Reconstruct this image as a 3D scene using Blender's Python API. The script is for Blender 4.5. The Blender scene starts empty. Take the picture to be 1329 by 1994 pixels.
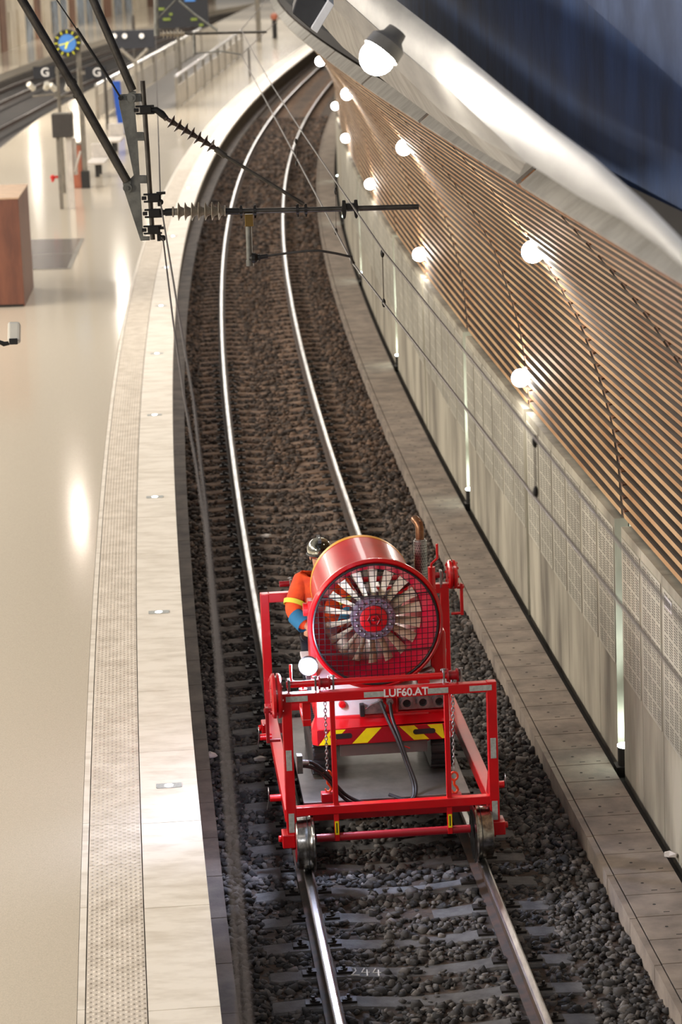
import bpy, bmesh, math, random
import numpy as np
from mathutils import Vector, Matrix
R=math.radians; PI=math.pi
random.seed(7); rng=np.random.default_rng(7)
SC=bpy.context.scene; COL=SC.collection

# ------------------------------------------------------------------ camera
FPX=5217.6; IW,IH=1329,1994; PITCH=0.2165; ROLL=-0.0384; CAMZ=7.8795
cF=Vector((0,math.cos(PITCH),-math.sin(PITCH))); cU=Vector((0,math.sin(PITCH),math.cos(PITCH))); cX=Vector((1,0,0))
X2=math.cos(ROLL)*cX+math.sin(ROLL)*cU; U2=-math.sin(ROLL)*cX+math.cos(ROLL)*cU
cam=bpy.data.cameras.new('camera'); co=bpy.data.objects.new('camera',cam); COL.objects.link(co)
m4=Matrix.Identity(4)
for i in range(3): m4[i][0]=X2[i]; m4[i][1]=U2[i]; m4[i][2]=-cF[i]
m4.translation=Vector((0,0,CAMZ)); co.matrix_world=m4
cam.sensor_fit='VERTICAL'; cam.sensor_height=36; cam.lens=FPX/IH*36; cam.clip_end=900; cam.clip_start=.5
cam.dof.use_dof=True; cam.dof.focus_distance=22.5; cam.dof.aperture_fstop=2.8
SC.camera=co
SC.view_settings.view_transform='Standard'; SC.view_settings.look='None'; SC.view_settings.gamma=1
SC.view_settings.use_curve_mapping=False; SC.view_settings.exposure=0.45
SC.cycles.use_denoising=True; SC.cycles.max_bounces=5; SC.cycles.diffuse_bounces=3; SC.cycles.glossy_bounces=3
SC.cycles.transmission_bounces=2; SC.cycles.sample_clamp_indirect=4; SC.cycles.caustics_reflective=False; SC.cycles.caustics_refractive=False

# ------------------------------------------------------------------ track curve
DS=.25
_s=np.arange(-30,330,DS)
def heading(s):
    u=np.clip(s,-12,132)/100
    h=-.076+.0822*u+.1*u*u-.063*u**3
    h=h+np.where(s<-12,(s+12)*.0004,0)
    return h
_h=heading(_s)
_x=np.concatenate([[0],np.cumsum(np.sin(_h[:-1])*DS)]); _y=np.concatenate([[0],np.cumsum(np.cos(_h[:-1])*DS)])
_i0=int(30/DS); _x=_x-_x[_i0]+.4771; _y=_y-_y[_i0]+20
def hd(s): return float(np.interp(s,_s,_h))
def W(s,o,z):
    h=hd(s); return Vector((float(np.interp(s,_s,_x))+o*math.cos(h), float(np.interp(s,_s,_y))-o*math.sin(h), z))
def at(px,py,D):
    "the point seen at that pixel, D metres ahead of the camera on the ground"
    d=cF+(px-IW/2)/FPX*X2-(py-IH/2)/FPX*U2
    return Vector((0,0,CAMZ))+d*(D/d.y)
def onz(px,py,z):
    d=cF+(px-IW/2)/FPX*X2-(py-IH/2)/FPX*U2
    return Vector((0,0,CAMZ))+d*((z-CAMZ)/d.z)

# ------------------------------------------------------------------ world and the large lights
wd=bpy.data.worlds.new('world'); SC.world=wd; wd.use_nodes=True
wd.node_tree.nodes['Background'].inputs[0].default_value=(1,.93,.84,1); wd.node_tree.nodes['Background'].inputs[1].default_value=.19
def area(name,loc,sx,sy,power,col,rot=(0,0,0)):
    l=bpy.data.lights.new(name,'AREA'); l.shape='RECTANGLE'; l.size=sx; l.size_y=sy; l.energy=power; l.color=col
    o=bpy.data.objects.new(name,l); o.location=loc; o.rotation_euler=rot; COL.objects.link(o); return o
WARM=(1,.90,.775)
for k in range(8): area('side_fill_light',(-14,8+14*k,7.6),3,10,(1750,1450,1300,1300)[k] if k<4 else 900,WARM,(0,R(-38),0))  # unseen soft fill, added to brighten the platform without mirroring in its floor
for k in range(9):
    for o in (-3.4,-6.8):
        p=W(88+13*k,o,8.0); area('platform_ceiling_light',p,.4,.4,190,WARM)
area('platform_ceiling_light',(-6.6,66,7.6),.3,.3,60,WARM)
for k in range(6): area('far_platform_ceiling_light',(-24+.6*k,110+26*k,9.5),4,4,4200,WARM)
for k in range(4): area('far_platform_ceiling_light',(-7+1.2*k,190+22*k,12),3,3,900,WARM)
for x,y in ((.4,50),(0,78),(-1.5,98),(-3.2,120),(-4.4,145),(-4.4,175),(-3.5,210)): area('track_streak_light',(x,y,13.2),4.5,15,900,(1,.96,.9))  # added out of view for white streaks on the rails and fan drum
area('hall_ceiling_light',(.8,4,11.5),3,3,170,(.93,.95,1),(R(20),0,0))
area('blue_hall_light',(-2.5,14,9.6),1.5,14,75,(.45,.62,1),(0,R(-70),0))

# ------------------------------------------------------------------ materials
def lin(c): return tuple((v/255/12.92 if v/255<.04045 else ((v/255+.055)/1.055)**2.4) for v in c)
class NT:
    def __init__(s,m): s.t=m.node_tree; s.n=s.t.nodes; s.b=s.n['Principled BSDF']
    def a(s,ty,**k):
        n=s.n.new(ty)
        for q,v in k.items(): setattr(n,q,v)
        return n
    def l(s,a,b): s.t.links.new(a,b)
    def math(s,op,a,b=None,c=None):
        n=s.a('ShaderNodeMath',operation=op)
        for i,v in enumerate((a,b,c)):
            if v is None: continue
            if isinstance(v,(int,float)): n.inputs[i].default_value=v
            else: s.l(v,n.inputs[i])
        return n.outputs[0]
    def mix(s,f,a,b):
        n=s.a('ShaderNodeMix',data_type='RGBA')
        for i,v in ((0,f),(6,a),(7,b)):
            if isinstance(v,(int,float)): n.inputs[i].default_value=v
            elif isinstance(v,tuple): n.inputs[i].default_value=(*v,1)
            else: s.l(v,n.inputs[i])
        return n.outputs[2]
    def coord(s,w='Object'): return s.a('ShaderNodeTexCoord').outputs[w]
    def pos(s): return s.a('ShaderNodeNewGeometry').outputs['Position']
    def noise(s,v,scale,detail=3,rough=.6):
        n=s.a('ShaderNodeTexNoise'); n.inputs['Scale'].default_value=scale; n.inputs['Detail'].default_value=detail; n.inputs['Roughness'].default_value=rough
        s.l(v,n.inputs['Vector']); return n.outputs['Fac']
    def ramp(s,f,p0,p1,a=0,b=1):
        n=s.a('ShaderNodeMapRange'); n.inputs[1].default_value=p0; n.inputs[2].default_value=p1; n.inputs[3].default_value=a; n.inputs[4].default_value=b
        s.l(f,n.inputs[0]); return n.outputs[0]
    def scale(s,v,sc):
        n=s.a('ShaderNodeMapping'); n.inputs['Scale'].default_value=sc; s.l(v,n.inputs[0]); return n.outputs[0]
    def bump(s,h,st,d=.01):
        n=s.a('ShaderNodeBump'); n.inputs['Strength'].default_value=st; n.inputs['Distance'].default_value=d; s.l(h,n.inputs['Height']); s.l(n.outputs[0],s.b.inputs['Normal'])
MATS={}
def mat(name,c,rough=.5,metal=0,spec=.5,c2=None,nscale=4,contrast=(.35,.65),bump=0,bscale=60,emit=0,world=True,coat=0,stretch=None):
    m=bpy.data.materials.new(name); m.use_nodes=True; t=NT(m); b=t.b
    c=lin(c)
    b.inputs['Base Color'].default_value=(*c,1); b.inputs['Roughness'].default_value=rough; b.inputs['Metallic'].default_value=metal
    b.inputs['Specular IOR Level'].default_value=spec; b.inputs['Coat Weight'].default_value=coat
    v=t.pos() if world else t.coord()
    if stretch: v=t.scale(v,stretch)
    if c2 is None: c2v=tuple(x*.8 for x in c)
    else: c2v=lin(c2)
    f=t.ramp(t.noise(v,nscale,4),*contrast); t.l(t.mix(f,c,c2v),b.inputs['Base Color'])
    if bump: t.bump(t.noise(v,bscale,2),bump)
    if emit:
        b.inputs['Emission Color'].default_value=(*c,1); b.inputs['Emission Strength'].default_value=emit
    MATS[name]=m; return m
M_bal=mat('ballast_bed',(52,45,40),.95,c2=(74,60,50),nscale=9,bump=.9,bscale=22)
M_stone=mat('ballast_stone',(92,85,80),.85,c2=(48,42,40),nscale=5,contrast=(.3,.7),bump=.3,bscale=70)
def stone_colours(m):
    t=NT(m); v=t.pos(); sep=t.a('ShaderNodeSeparateXYZ'); t.l(v,sep.inputs[0])
    att=t.a('ShaderNodeAttribute',attribute_name='tone'); 
    base=t.mix(att.outputs['Fac'],lin((35,34,35)),lin((106,101,98)))
    far=t.ramp(sep.outputs['Y'],27,40); brown=t.mix(att.outputs['Fac'],lin((40,31,26)),lin((112,90,74)))
    t.l(t.mix(far,base,brown),t.b.inputs['Base Color'])
stone_colours(M_stone)
M_conc_sl=mat('sleeper_concrete',(112,108,104),.85,c2=(76,72,70),nscale=6,bump=.3)
def sleeper_col(m):
    t=NT(m); v=t.pos(); sep=t.a('ShaderNodeSeparateXYZ'); t.l(v,sep.inputs[0])
    n=t.ramp(t.noise(v,5,4),.35,.65)
    near=t.mix(n,lin((98,97,98)),lin((66,65,66))); far=t.mix(n,lin((120,98,80)),lin((80,56,40)))
    t.l(t.mix(t.ramp(sep.outputs['Y'],27,38),near,far),t.b.inputs['Base Color'])
sleeper_col(M_conc_sl)
M_wall=mat('wall_concrete',(172,166,150),.8,c2=(98,92,82),nscale=1.1,contrast=(.38,.70),bump=.15,bscale=30,stretch=(1,1,.3))
M_panel=mat('panel_metal',(186,182,170),.55,world=False,c2=(170,166,156),nscale=3)
M_walk=mat('walkway_concrete',(142,130,118),.85,c2=(108,98,90),nscale=2.5,bump=.2)
M_drain=mat('drain_dark',(40,37,34),.9)
M_terr=mat('terrazzo',(208,198,180),.12,c2=(184,174,158),nscale=130,contrast=(.35,.7),spec=.35)
M_slab=mat('limestone_slab',(228,221,209),.42,c2=(196,186,170),nscale=2.4,contrast=(.42,.75),bump=.1,bscale=40,stretch=(1,2.6,1))
M_tact=mat('tactile_slab',(214,205,192),.55,c2=(190,180,166),nscale=5)
M_ledge=mat('ledge_stone',(112,102,94),.7,c2=(72,64,60),nscale=2.5,bump=.2)
M_face=mat('platform_face',(92,84,76),.8,c2=(60,55,50))
M_steel=mat('rail_side',(48,40,36),.7,c2=(74,52,38),nscale=8)
M_head=mat('rail_polish',(225,225,225),.28,metal=1,c2=(170,170,172),nscale=14,stretch=(1,.15,1))
M_clip=mat('rail_clip',(40,36,34),.6,metal=.3)
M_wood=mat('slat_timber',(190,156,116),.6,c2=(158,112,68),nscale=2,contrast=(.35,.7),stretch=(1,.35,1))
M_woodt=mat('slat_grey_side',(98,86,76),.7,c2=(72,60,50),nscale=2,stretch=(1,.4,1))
M_woodd=mat('batten_timber',(112,74,46),.7,c2=(74,48,32),nscale=12)
M_back=mat('vault_backing',(34,29,25),.9)
M_fascia=mat('fascia_render',(150,146,138),.75,c2=(126,122,114),nscale=3)
M_beam=mat('beam_paint',(142,140,134),.42,c2=(112,110,106),nscale=1.6,contrast=(.4,.7),coat=.0,stretch=(1,.5,3))
M_blue_lit=mat('blue_lit_concrete',(44,70,112),.85,c2=(20,34,60),nscale=1.3,contrast=(.25,.75),bump=.4,bscale=12,stretch=(1.6,1.6,.8))  # blue light falling on the concrete, put into its colour
M_red=mat('red_paint',(200,12,22),.32,c2=(168,8,18),nscale=2,contrast=(.4,.8),world=False,coat=.3)
M_redd=mat('dark_red_paint',(150,10,26),.4,world=False)
M_silver=mat('zinc_steel',(176,176,176),.35,metal=.9,c2=(120,120,120),nscale=10,world=False)
M_wheel=mat('turned_steel',(190,188,184),.22,metal=1,world=False,c2=(120,116,112),nscale=20)
M_white=mat('white_paint',(232,228,232),.35,world=False,c2=(214,210,214))
M_black=mat('black_rubber',(22,22,24),.5,world=False,c2=(34,34,36),nscale=12)
M_mesh=mat('black_wire',(16,14,18),.45,world=False)
M_yell=mat('reflective_yellow',(240,224,20),.4,world=False)
M_refl=mat('reflector_grey',(176,180,178),.35,world=False,c2=(150,154,152),nscale=40)
M_blade=mat('blade_cream',(214,206,176),.4,world=False,c2=(188,180,152),nscale=5)
M_hub=mat('hub_metal',(150,142,160),.35,metal=.6,world=False)
M_deck=mat('deck_aluminium',(122,118,114),.4,metal=.6,c2=(86,82,80),nscale=3,world=False,contrast=(.4,.7))
M_orange=mat('orange_fabric',(236,84,24),.8,c2=(206,60,16),nscale=9,world=False)
M_hiv=mat('yellow_band',(226,214,60),.6,world=False)
M_bluf=mat('blue_fabric',(36,110,150),.8,world=False)
M_skin=mat('skin',(205,150,120),.5,world=False)
M_navy=mat('navy_trousers',(26,30,44),.85,world=False)
M_gal=mat('galvanised',(120,120,114),.5,metal=.5,c2=(92,92,88),nscale=9)
M_tube=mat('dark_tube',(84,80,74),.42,metal=.7,c2=(58,54,50),nscale=6)
M_fit=mat('dark_fitting',(38,36,34),.5,metal=.5)
M_insd=mat('brown_insulator',(78,62,54),.35,c2=(54,42,38),nscale=20)
M_insl=mat('grey_insulator',(158,148,130),.35,c2=(128,118,104),nscale=20)
M_wire=mat('copper_wire',(84,74,66),.55,metal=.2)
M_cable=mat('dull_cable',(64,52,46),.7)
M_brass=mat('brass',(120,96,50),.4,metal=.7)
M_kwood=mat('kiosk_veneer',(116,70,52),.45,c2=(88,50,38),nscale=6,stretch=(1,1,.15))
M_ktop=mat('kiosk_top',(190,160,132),.5)
M_sign=mat('sign_navy',(26,30,40),.5)
M_signw=mat('sign_white',(240,240,240),.5)
M_gry=mat('grey_metal',(128,122,112),.45,c2=(108,104,96))
M_bench=mat('bench_white',(206,200,194),.5)
M_bann=mat('blue_banner',(14,78,180),.5)
M_salm=mat('salmon_panel',(176,104,80),.6)
M_rack=mat('signal_red',(200,30,26),.5)
M_camw=mat('camera_white',(216,212,200),.35)
M_far=mat('far_render',(214,204,186),.7,c2=(188,176,156),nscale=.5)
M_farw=mat('far_timber',(140,100,76),.6,c2=(96,66,50),nscale=.4)
M_farg=mat('far_glass',(150,168,186),.2,c2=(84,90,98),nscale=.6)
M_track2=mat('far_bed',(32,26,24),.95,c2=(20,17,16),nscale=1)
M_lit=mat('globe_glow',(255,250,240),.3,emit=55)
M_lit2=mat('uplight_glow',(235,255,245),.3,emit=14)
M_lit3=mat('edge_glow',(240,246,255),.3,emit=9)
M_lit4=mat('work_glow',(225,232,255),.3,emit=60)
M_litb=mat('clock_glow',(60,110,170),.4,emit=.7)
M_lity=mat('clock_yellow',(214,208,40),.4,emit=.7)
M_litg=mat('display_green',(120,136,50),.4,emit=.25)
M_slot=mat('slot_plaster',(216,226,216),.7)
M_chalk=mat('chalk',(235,235,235),.9)
M_deb=mat('litter_white',(214,208,204),.7)
M_glass=mat('balustrade_panel',(196,190,178),.25,c2=(176,168,156),nscale=1)

def perf_holes(m):
    "rows of short slots in four files, seven rows to a block"
    t=NT(m); sep=t.a('ShaderNodeSeparateXYZ'); t.l(t.coord(),sep.inputs[0]); x=sep.outputs['X']; z=sep.outputs['Z']
    fx=t.math('FRACT',t.math('DIVIDE',x,.2)); hx=t.math('MULTIPLY',t.math('GREATER_THAN',fx,.16),t.math('LESS_THAN',fx,.88))
    fx2=t.math('FRACT',t.math('DIVIDE',x,.1)); hx=t.math('MULTIPLY',hx,t.math('GREATER_THAN',fx2,.12))
    fz=t.math('FRACT',t.math('DIVIDE',z,.0235)); hz=t.math('GREATER_THAN',fz,.54)
    bz=t.math('FRACT',t.math('DIVIDE',z,.188)); bzm=t.math('LESS_THAN',bz,.875)
    mask=t.math('MULTIPLY',t.math('MULTIPLY',hx,hz),bzm)
    for v,lo,hi in ((x,.025,.825),(z,.02,1.3)):
        mask=t.math('MULTIPLY',mask,t.math('MULTIPLY',t.math('GREATER_THAN',v,lo),t.math('LESS_THAN',v,hi)))
    n=t.ramp(t.noise(t.pos(),1.3,4),.3,.7)
    base=t.mix(n,lin((186,182,168)),lin((150,146,134)))
    t.l(t.mix(mask,base,lin((62,58,50))),t.b.inputs['Base Color'])
perf_holes(M_panel)

# ------------------------------------------------------------------ mesh builder
class MB:
    def __init__(s): s.v=[]; s.f=[]; s.mi=[]; s.cur=0; s.M=None
    def add(s,v,f):
        b=len(s.v)
        if s.M is not None: v=[s.M@Vector(p) for p in v]
        s.v+=[tuple(p) for p in v]; s.f+=[tuple(i+b for i in q) for q in f]; s.mi+=[s.cur]*len(f); return s
    def box(s,a,b,M=None):
        (x0,y0,z0),(x1,y1,z1)=a,b
        v=[Vector(p) for p in ((x0,y0,z0),(x1,y0,z0),(x1,y1,z0),(x0,y1,z0),(x0,y0,z1),(x1,y0,z1),(x1,y1,z1),(x0,y1,z1))]
        if M is not None: v=[M@p for p in v]
        return s.add(v,[(3,2,1,0),(4,5,6,7),(0,1,5,4),(1,2,6,5),(2,3,7,6),(3,0,4,7)])
    def hexa(s,p8): return s.add(p8,[(3,2,1,0),(4,5,6,7),(0,1,5,4),(1,2,6,5),(2,3,7,6),(3,0,4,7)])
    def bar(s,p0,p1,w,h,up=(0,0,1)):
        p0=Vector(p0);p1=Vector(p1);d=(p1-p0).normalized();u=Vector(up)
        r=d.cross(u)
        if r.length<1e-4: r=d.cross(Vector((1,0,0)))
        r.normalize(); u=r.cross(d)
        q=[]
        for p in (p0,p1):
            q+= [p-r*w/2-u*h/2,p+r*w/2-u*h/2,p+r*w/2+u*h/2,p-r*w/2+u*h/2]
        return s.add(q,[(3,2,1,0),(4,5,6,7),(0,1,5,4),(1,2,6,5),(2,3,7,6),(3,0,4,7)])
    def tube(s,pts,r,n=10,caps=True,closed=False):
        pts=[Vector(p) for p in pts]; N=len(pts); rs=r if isinstance(r,(list,tuple)) else [r]*N
        v=[];f=[];pr=None
        for i,p in enumerate(pts):
            if closed: d=pts[(i+1)%N]-pts[i-1]
            else: d=pts[min(i+1,N-1)]-pts[max(i-1,0)]
            if d.length<1e-9: d=Vector((0,0,1))
            d.normalize()
            if pr is None:
                a=Vector((0,0,1)) if abs(d.z)<.9 else Vector((1,0,0)); x=d.cross(a).normalized()
            else:
                x=(pr-d*pr.dot(d)); x=x.normalized() if x.length>1e-6 else d.orthogonal().normalized()
            pr=x; y=d.cross(x)
            for k in range(n):
                t=2*PI*k/n; v.append(p+(x*math.cos(t)+y*math.sin(t))*rs[i])
        L=N if closed else N-1
        for i in range(L):
            for k in range(n):
                a=i*n+k;b=i*n+(k+1)%n;c=((i+1)%N)*n+(k+1)%n;d_=((i+1)%N)*n+k; f.append((a,b,c,d_))
        if caps and not closed: f.append(tuple(range(n-1,-1,-1))); f.append(tuple((N-1)*n+k for k in range(n)))
        return s.add(v,f)
    def cyl(s,p0,p1,r,n=20,r2=None): return s.tube([p0,p1],[r,r if r2 is None else r2],n)
    def lathe(s,prof,origin,axis,n=32,closed=False,arc=None):
        "prof: (distance along the axis, radius)"
        o=Vector(origin);d=Vector(axis).normalized(); x=d.orthogonal().normalized()
        if abs(d.z)<.9: x=d.cross(Vector((0,0,1))).normalized()
        y=d.cross(x); v=[];f=[]
        for t,r in prof:
            for k in range(n):
                a=2*PI*k/n; v.append(o+d*t+(x*math.cos(a)+y*math.sin(a))*r)
        P=len(prof)
        for i in range(P if closed else P-1):
            for k in range(n):
                j=(i+1)%P; f.append((i*n+k,j*n+k,j*n+(k+1)%n,i*n+(k+1)%n))
        return s.add(v,f)
    def prism(s,poly,M,th):
        "poly in local XY, extruded by th along local Z"
        n=len(poly); v=[M@Vector((x,y,0)) for x,y in poly]+[M@Vector((x,y,th)) for x,y in poly]
        f=[tuple(range(n-1,-1,-1)),tuple(range(n,2*n))]+[(i,(i+1)%n,n+(i+1)%n,n+i) for i in range(n)]
        return s.add(v,f)
    def sphere(s,c,r,n=20,m=12,sc=(1,1,1)):
        c=Vector(c); v=[];f=[]
        for i in range(m+1):
            a=PI*i/m
            for k in range(n):
                b=2*PI*k/n; v.append(c+Vector((r*sc[0]*math.sin(a)*math.cos(b),r*sc[1]*math.sin(a)*math.sin(b),r*sc[2]*math.cos(a))))
        for i in range(m):
            for k in range(n): f.append((i*n+k,(i+1)*n+k,(i+1)*n+(k+1)%n,i*n+(k+1)%n))
        return s.add(v,f)
    def sweep(s,prof,s0,s1,step=1.0,closed=True,caps=True):
        "prof: (o,z) polygon swept along the track"
        n=max(1,int(round((s1-s0)/step))); v=[];f=[]
        for i in range(n+1):
            t=s0+(s1-s0)*i/n
            pr=prof(t) if callable(prof) else prof
            v+=[W(t,o,z) for o,z in pr]
            N=len(pr)
        L=N if closed else N-1
        for i in range(n):
            for k in range(L): f.append((i*N+k,i*N+(k+1)%N,(i+1)*N+(k+1)%N,(i+1)*N+k))
        if closed and caps: f.append(tuple(range(N-1,-1,-1))); f.append(tuple(n*N+k for k in range(N)))
        return s.add(v,f)
    def build(s,name,m,parent=None,smooth=False,bevel=0,loc=None,kind=None,ang=35,flip=True):
        me=bpy.data.meshes.new(name); me.from_pydata(s.v,[],s.f)
        ms=m if isinstance(m,(list,tuple)) else [m]
        for q in ms: me.materials.append(q)
        if len(ms)>1: me.polygons.foreach_set('material_index',s.mi)
        if flip and len(s.f)<60000:
            bm=bmesh.new(); bm.from_mesh(me); bmesh.ops.recalc_face_normals(bm,faces=bm.faces); bm.to_mesh(me); bm.free()
        me.validate()
        if smooth:
            me.polygons.foreach_set('use_smooth',[True]*len(me.polygons)); me.set_sharp_from_angle(angle=R(ang))
        o=bpy.data.objects.new(name,me); COL.objects.link(o)
        if parent: o.parent=parent
        if loc is not None: o.location=loc
        if bevel:
            b=o.modifiers.new('b','BEVEL'); b.width=bevel; b.segments=2; b.limit_method='ANGLE'
        if kind: o['kind']=kind
        return o
def tag(o,label,cat,group=None,kind=None):
    o['label']=label; o['category']=cat
    if group: o['group']=group
    if kind: o['kind']=kind
    return o
def thing(name,label,cat,loc=(0,0,0),rz=0,group=None):
    o=bpy.data.objects.new(name,None); COL.objects.link(o); o.location=loc; o.rotation_euler=(0,0,rz); o.empty_display_size=.2
    return tag(o,label,cat,group)
def dup(root,loc,rz,label):  # a thing with its parts
    def cp(o,par):
        c=o.copy(); COL.objects.link(c); c.parent=par
        for ch in kids.get(o,[]): cp(ch,c)
        return c
    kids={}
    def walk(o):
        kids[o]=list(o.children)
        for c in o.children: walk(c)
    walk(root)
    r=cp(root,None); r.location=loc; r.rotation_euler=(0,0,rz); r['label']=label; return r
def struct(mb,name,m,**k): return mb.build(name,m,kind='structure',**k)
def textmesh(name,txt,size,m,parent,M,ext=.002,align='CENTER'):
    cu=bpy.data.curves.new('t','FONT'); cu.body=txt; cu.size=size; cu.extrude=ext; cu.align_x=align; cu.align_y='CENTER'; cu.offset=size*.022
    ob=bpy.data.objects.new('t',cu); COL.objects.link(ob)
    me=bpy.data.meshes.new_from_object(ob.evaluated_get(bpy.context.evaluated_depsgraph_get())); bpy.data.objects.remove(ob)
    me.transform(M); me.materials.clear(); me.materials.append(m); me.name=name
    o=bpy.data.objects.new(name,me); COL.objects.link(o); o.parent=parent; return o
def basis(o,x,y,z):
    m=Matrix.Identity(4)
    for i in range(3): m[i][0]=x[i]; m[i][1]=y[i]; m[i][2]=z[i]
    m.translation=Vector(o); return m
UPR=basis((0,0,0),(1,0,0),(0,0,1),(0,-1,0))   # text upright facing -Y

# ================================================================== SETTING
g=MB(); g.add([(-70,-5,-.34),(30,-5,-.34),(30,330,-.34),(-70,330,-.34)],[(0,1,2,3)]); struct(g,'ground',M_track2)
b=MB(); b.sweep([(-1.6,-.34),(-1.6,-.205),(-.7,-.215),(.7,-.215),(1.74,-.19),(1.74,-.34)],-8,250,2); struct(b,'ground_ballast_bed',M_bal)
def o_left(s): return float(np.interp(s,[-10,60,75,90,115,147,260],[-9.5,-9.5,-9.5,-10,-10.4,-11.6,-14]))
b=MB(); b.sweep(lambda s:[(-2.636,.55),(-2.636,.3),(o_left(s),.3),(o_left(s),.55)],-8,250,2); struct(b,'floor',M_terr)
b=MB(); b.sweep(lambda s:[(o_left(s)-.002,.5),(o_left(s)-.002,-.34),(o_left(s)-.12,-.34),(o_left(s)-.12,.5)],-8,250,2); b.sweep([(-1.74,.42),(-1.74,-.34),(-2.6,-.34),(-2.6,.42)],-8,250,2); struct(b,'wall_platform_face',M_face)
b=MB(); b.sweep([(-2.64,.5),(-2.64,.42),(-1.66,.42),(-1.66,.5)],-8,250,2); struct(b,'trim_1',M_drain)
def slabrow(o0,o1,z0,z1,s0,s1,L,gap,step=None,far=None):
    m=MB(); s=s0
    while s<s1:
        if far and s>far: m.sweep([(o0,z0),(o1,z0),(o1,z1),(o0,z1)],s,s1,2); break
        m.sweep([(o0,z0),(o1,z0),(o1,z1),(o0,z1)],s+gap/2,s+L-gap/2,step or L/2); s+=L
    return m
struct(slabrow(-2.14,-1.64,.46,.55,-6.4,250,2,.012,far=120),'floor_edge_slabs',M_slab)
struct(slabrow(-2.572,-2.148,.46,.549,-6.36,250,1,.008,far=120),'floor_tactile_slabs',M_tact)
struct(slabrow(-2.632,-2.58,.46,.552,-6.3,250,2,.012,far=120),'floor_gutter_strip',M_slab)
struct(slabrow(-1.75,-1.475,-.36,-.1,-6.0,250,1,.012,far=100),'trim_2',M_ledge)
# raised domes of the tactile strip
v=[];f=[]; n=8
ring=[(.016,0),(.012,.0045),(.0045,.0065)]
s=-6.3;row=0
while s<64:
    for k in range(6 if row%2==0 else 5):
        o=-2.548+.0755*k+(0 if row%2==0 else .0377); c=W(s,o,.549); b0=len(v)
        for r,z in ring:
            for q in range(n): a=2*PI*q/n; v.append((c.x+r*math.cos(a),c.y+r*math.sin(a),c.z+z))
        for i in range(2):
            for q in range(n): f.append((b0+i*n+q,b0+i*n+(q+1)%n,b0+(i+1)*n+(q+1)%n,b0+(i+1)*n+q))
        f.append(tuple(b0+2*n+q for q in range(n)))
    row+=1; s+=.043 if s<34 else .06
m=MB(); m.v=v;m.f=f;m.mi=[0]*len(f); struct(m,'floor_tactile_domes',M_tact,flip=False)

# service walkway, kerb, drain
struct(slabrow(1.79,2.3,-.08,0,-7.86,130,.5,.014,step=.5,far=70),'floor_walkway',M_walk)
struct(slabrow(1.725,1.778,-.36,.0,-7.88,130,1.0,.014,step=.5,far=80),'trim_3',M_walk)
b=MB(); b.sweep([(1.74,-.36),(2.6,-.36),(2.6,-.11),(1.74,-.11)],-8,200,2); struct(b,'floor_walkway_base',M_drain)
b=MB(); b.sweep([(1.725,-.3),(2.3,-.3),(2.3,-.01),(1.725,-.01)],130,200,3); struct(b,'floor_walkway_far',M_walk)
b=MB()
for i in range(60):
    c=W(-5.1+.5*i+.0,1.98,.0); b.cyl(c-Vector((0,0,.01)),c+Vector((0,0,.0015)),.014,8)
    for dx,w in ((.0,.05),(.16,.04)):
        p=W(-5.28+.5*i,2.02+dx,.0008); q=W(-5.28+.5*i,2.02+dx+w,.0008); b.bar(p,q,.012,.0014)
struct(b,'floor_walkway_lifting_holes',M_drain)

# right wall : concrete panels with light slots at every joint
SJ=lambda j:4.1+5.98*(j-1)
J0,J1=-2,26
def slot_w(j): return .17 if j%2 else .10
b=MB()
for j in range(J0,J1):
    a=SJ(j)+slot_w(j); c=SJ(j+1)-slot_w(j+1); n=6 if j<14 else 1
    for k in range(n):
        s0=a+(c-a)*k/n; s1=a+(c-a)*(k+1)/n; g_=.006 if n>1 else 0
        b.sweep([(2.40,-.25),(2.53,-.25),(2.53,2.34),(2.40,2.34)],s0+g_,s1-g_,1)
struct(b,'wall_right',M_wall)
b=MB(); b.sweep([(2.54,-.25),(2.7,-.25),(2.7,2.36),(2.54,2.36)],SJ(J0),SJ(J1),2); struct(b,'wall_right_slot_back',M_slot)

# vaulted backing behind the timber slats
PROF=[(2.45,2.36),(2.42,2.85),(2.39,3.1),(2.35,3.33),(2.27,3.64),(2.18,3.94),(2.07,4.25),(1.91,4.55),(1.81,4.73),(1.62,5.03),(1.43,5.30),(1.33,5.43),(1.23,5.56),(1.13,5.67),(1.03,5.79),(.93,5.90),(.80,6.02),(.69,6.11)]
pa=np.array(PROF); dl=np.r_[0,np.cumsum(np.hypot(*np.diff(pa,axis=0).T))]
def prof(t):
    o=float(np.interp(t,dl,pa[:,0])); z=float(np.interp(t,dl,pa[:,1])); e=.12
    a=Vector((float(np.interp(t-e,dl,pa[:,0])),float(np.interp(t-e,dl,pa[:,1])))); c=Vector((float(np.interp(t+e,dl,pa[:,0])),float(np.interp(t+e,dl,pa[:,1]))))
    d=(c-a).normalized(); return o,z,d.x,d.y
def offp(t,k): o,z,dx,dz=prof(t); return (o+dz*k,z-dx*k)   # k>0 away from the hall
ts=np.linspace(0,dl[-1],24)
b=MB(); b.sweep([offp(t,.17) for t in ts]+[offp(t,.3) for t in ts[::-1]],SJ(J0),SJ(J1),2); struct(b,'wall_right_vault',M_back)

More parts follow.
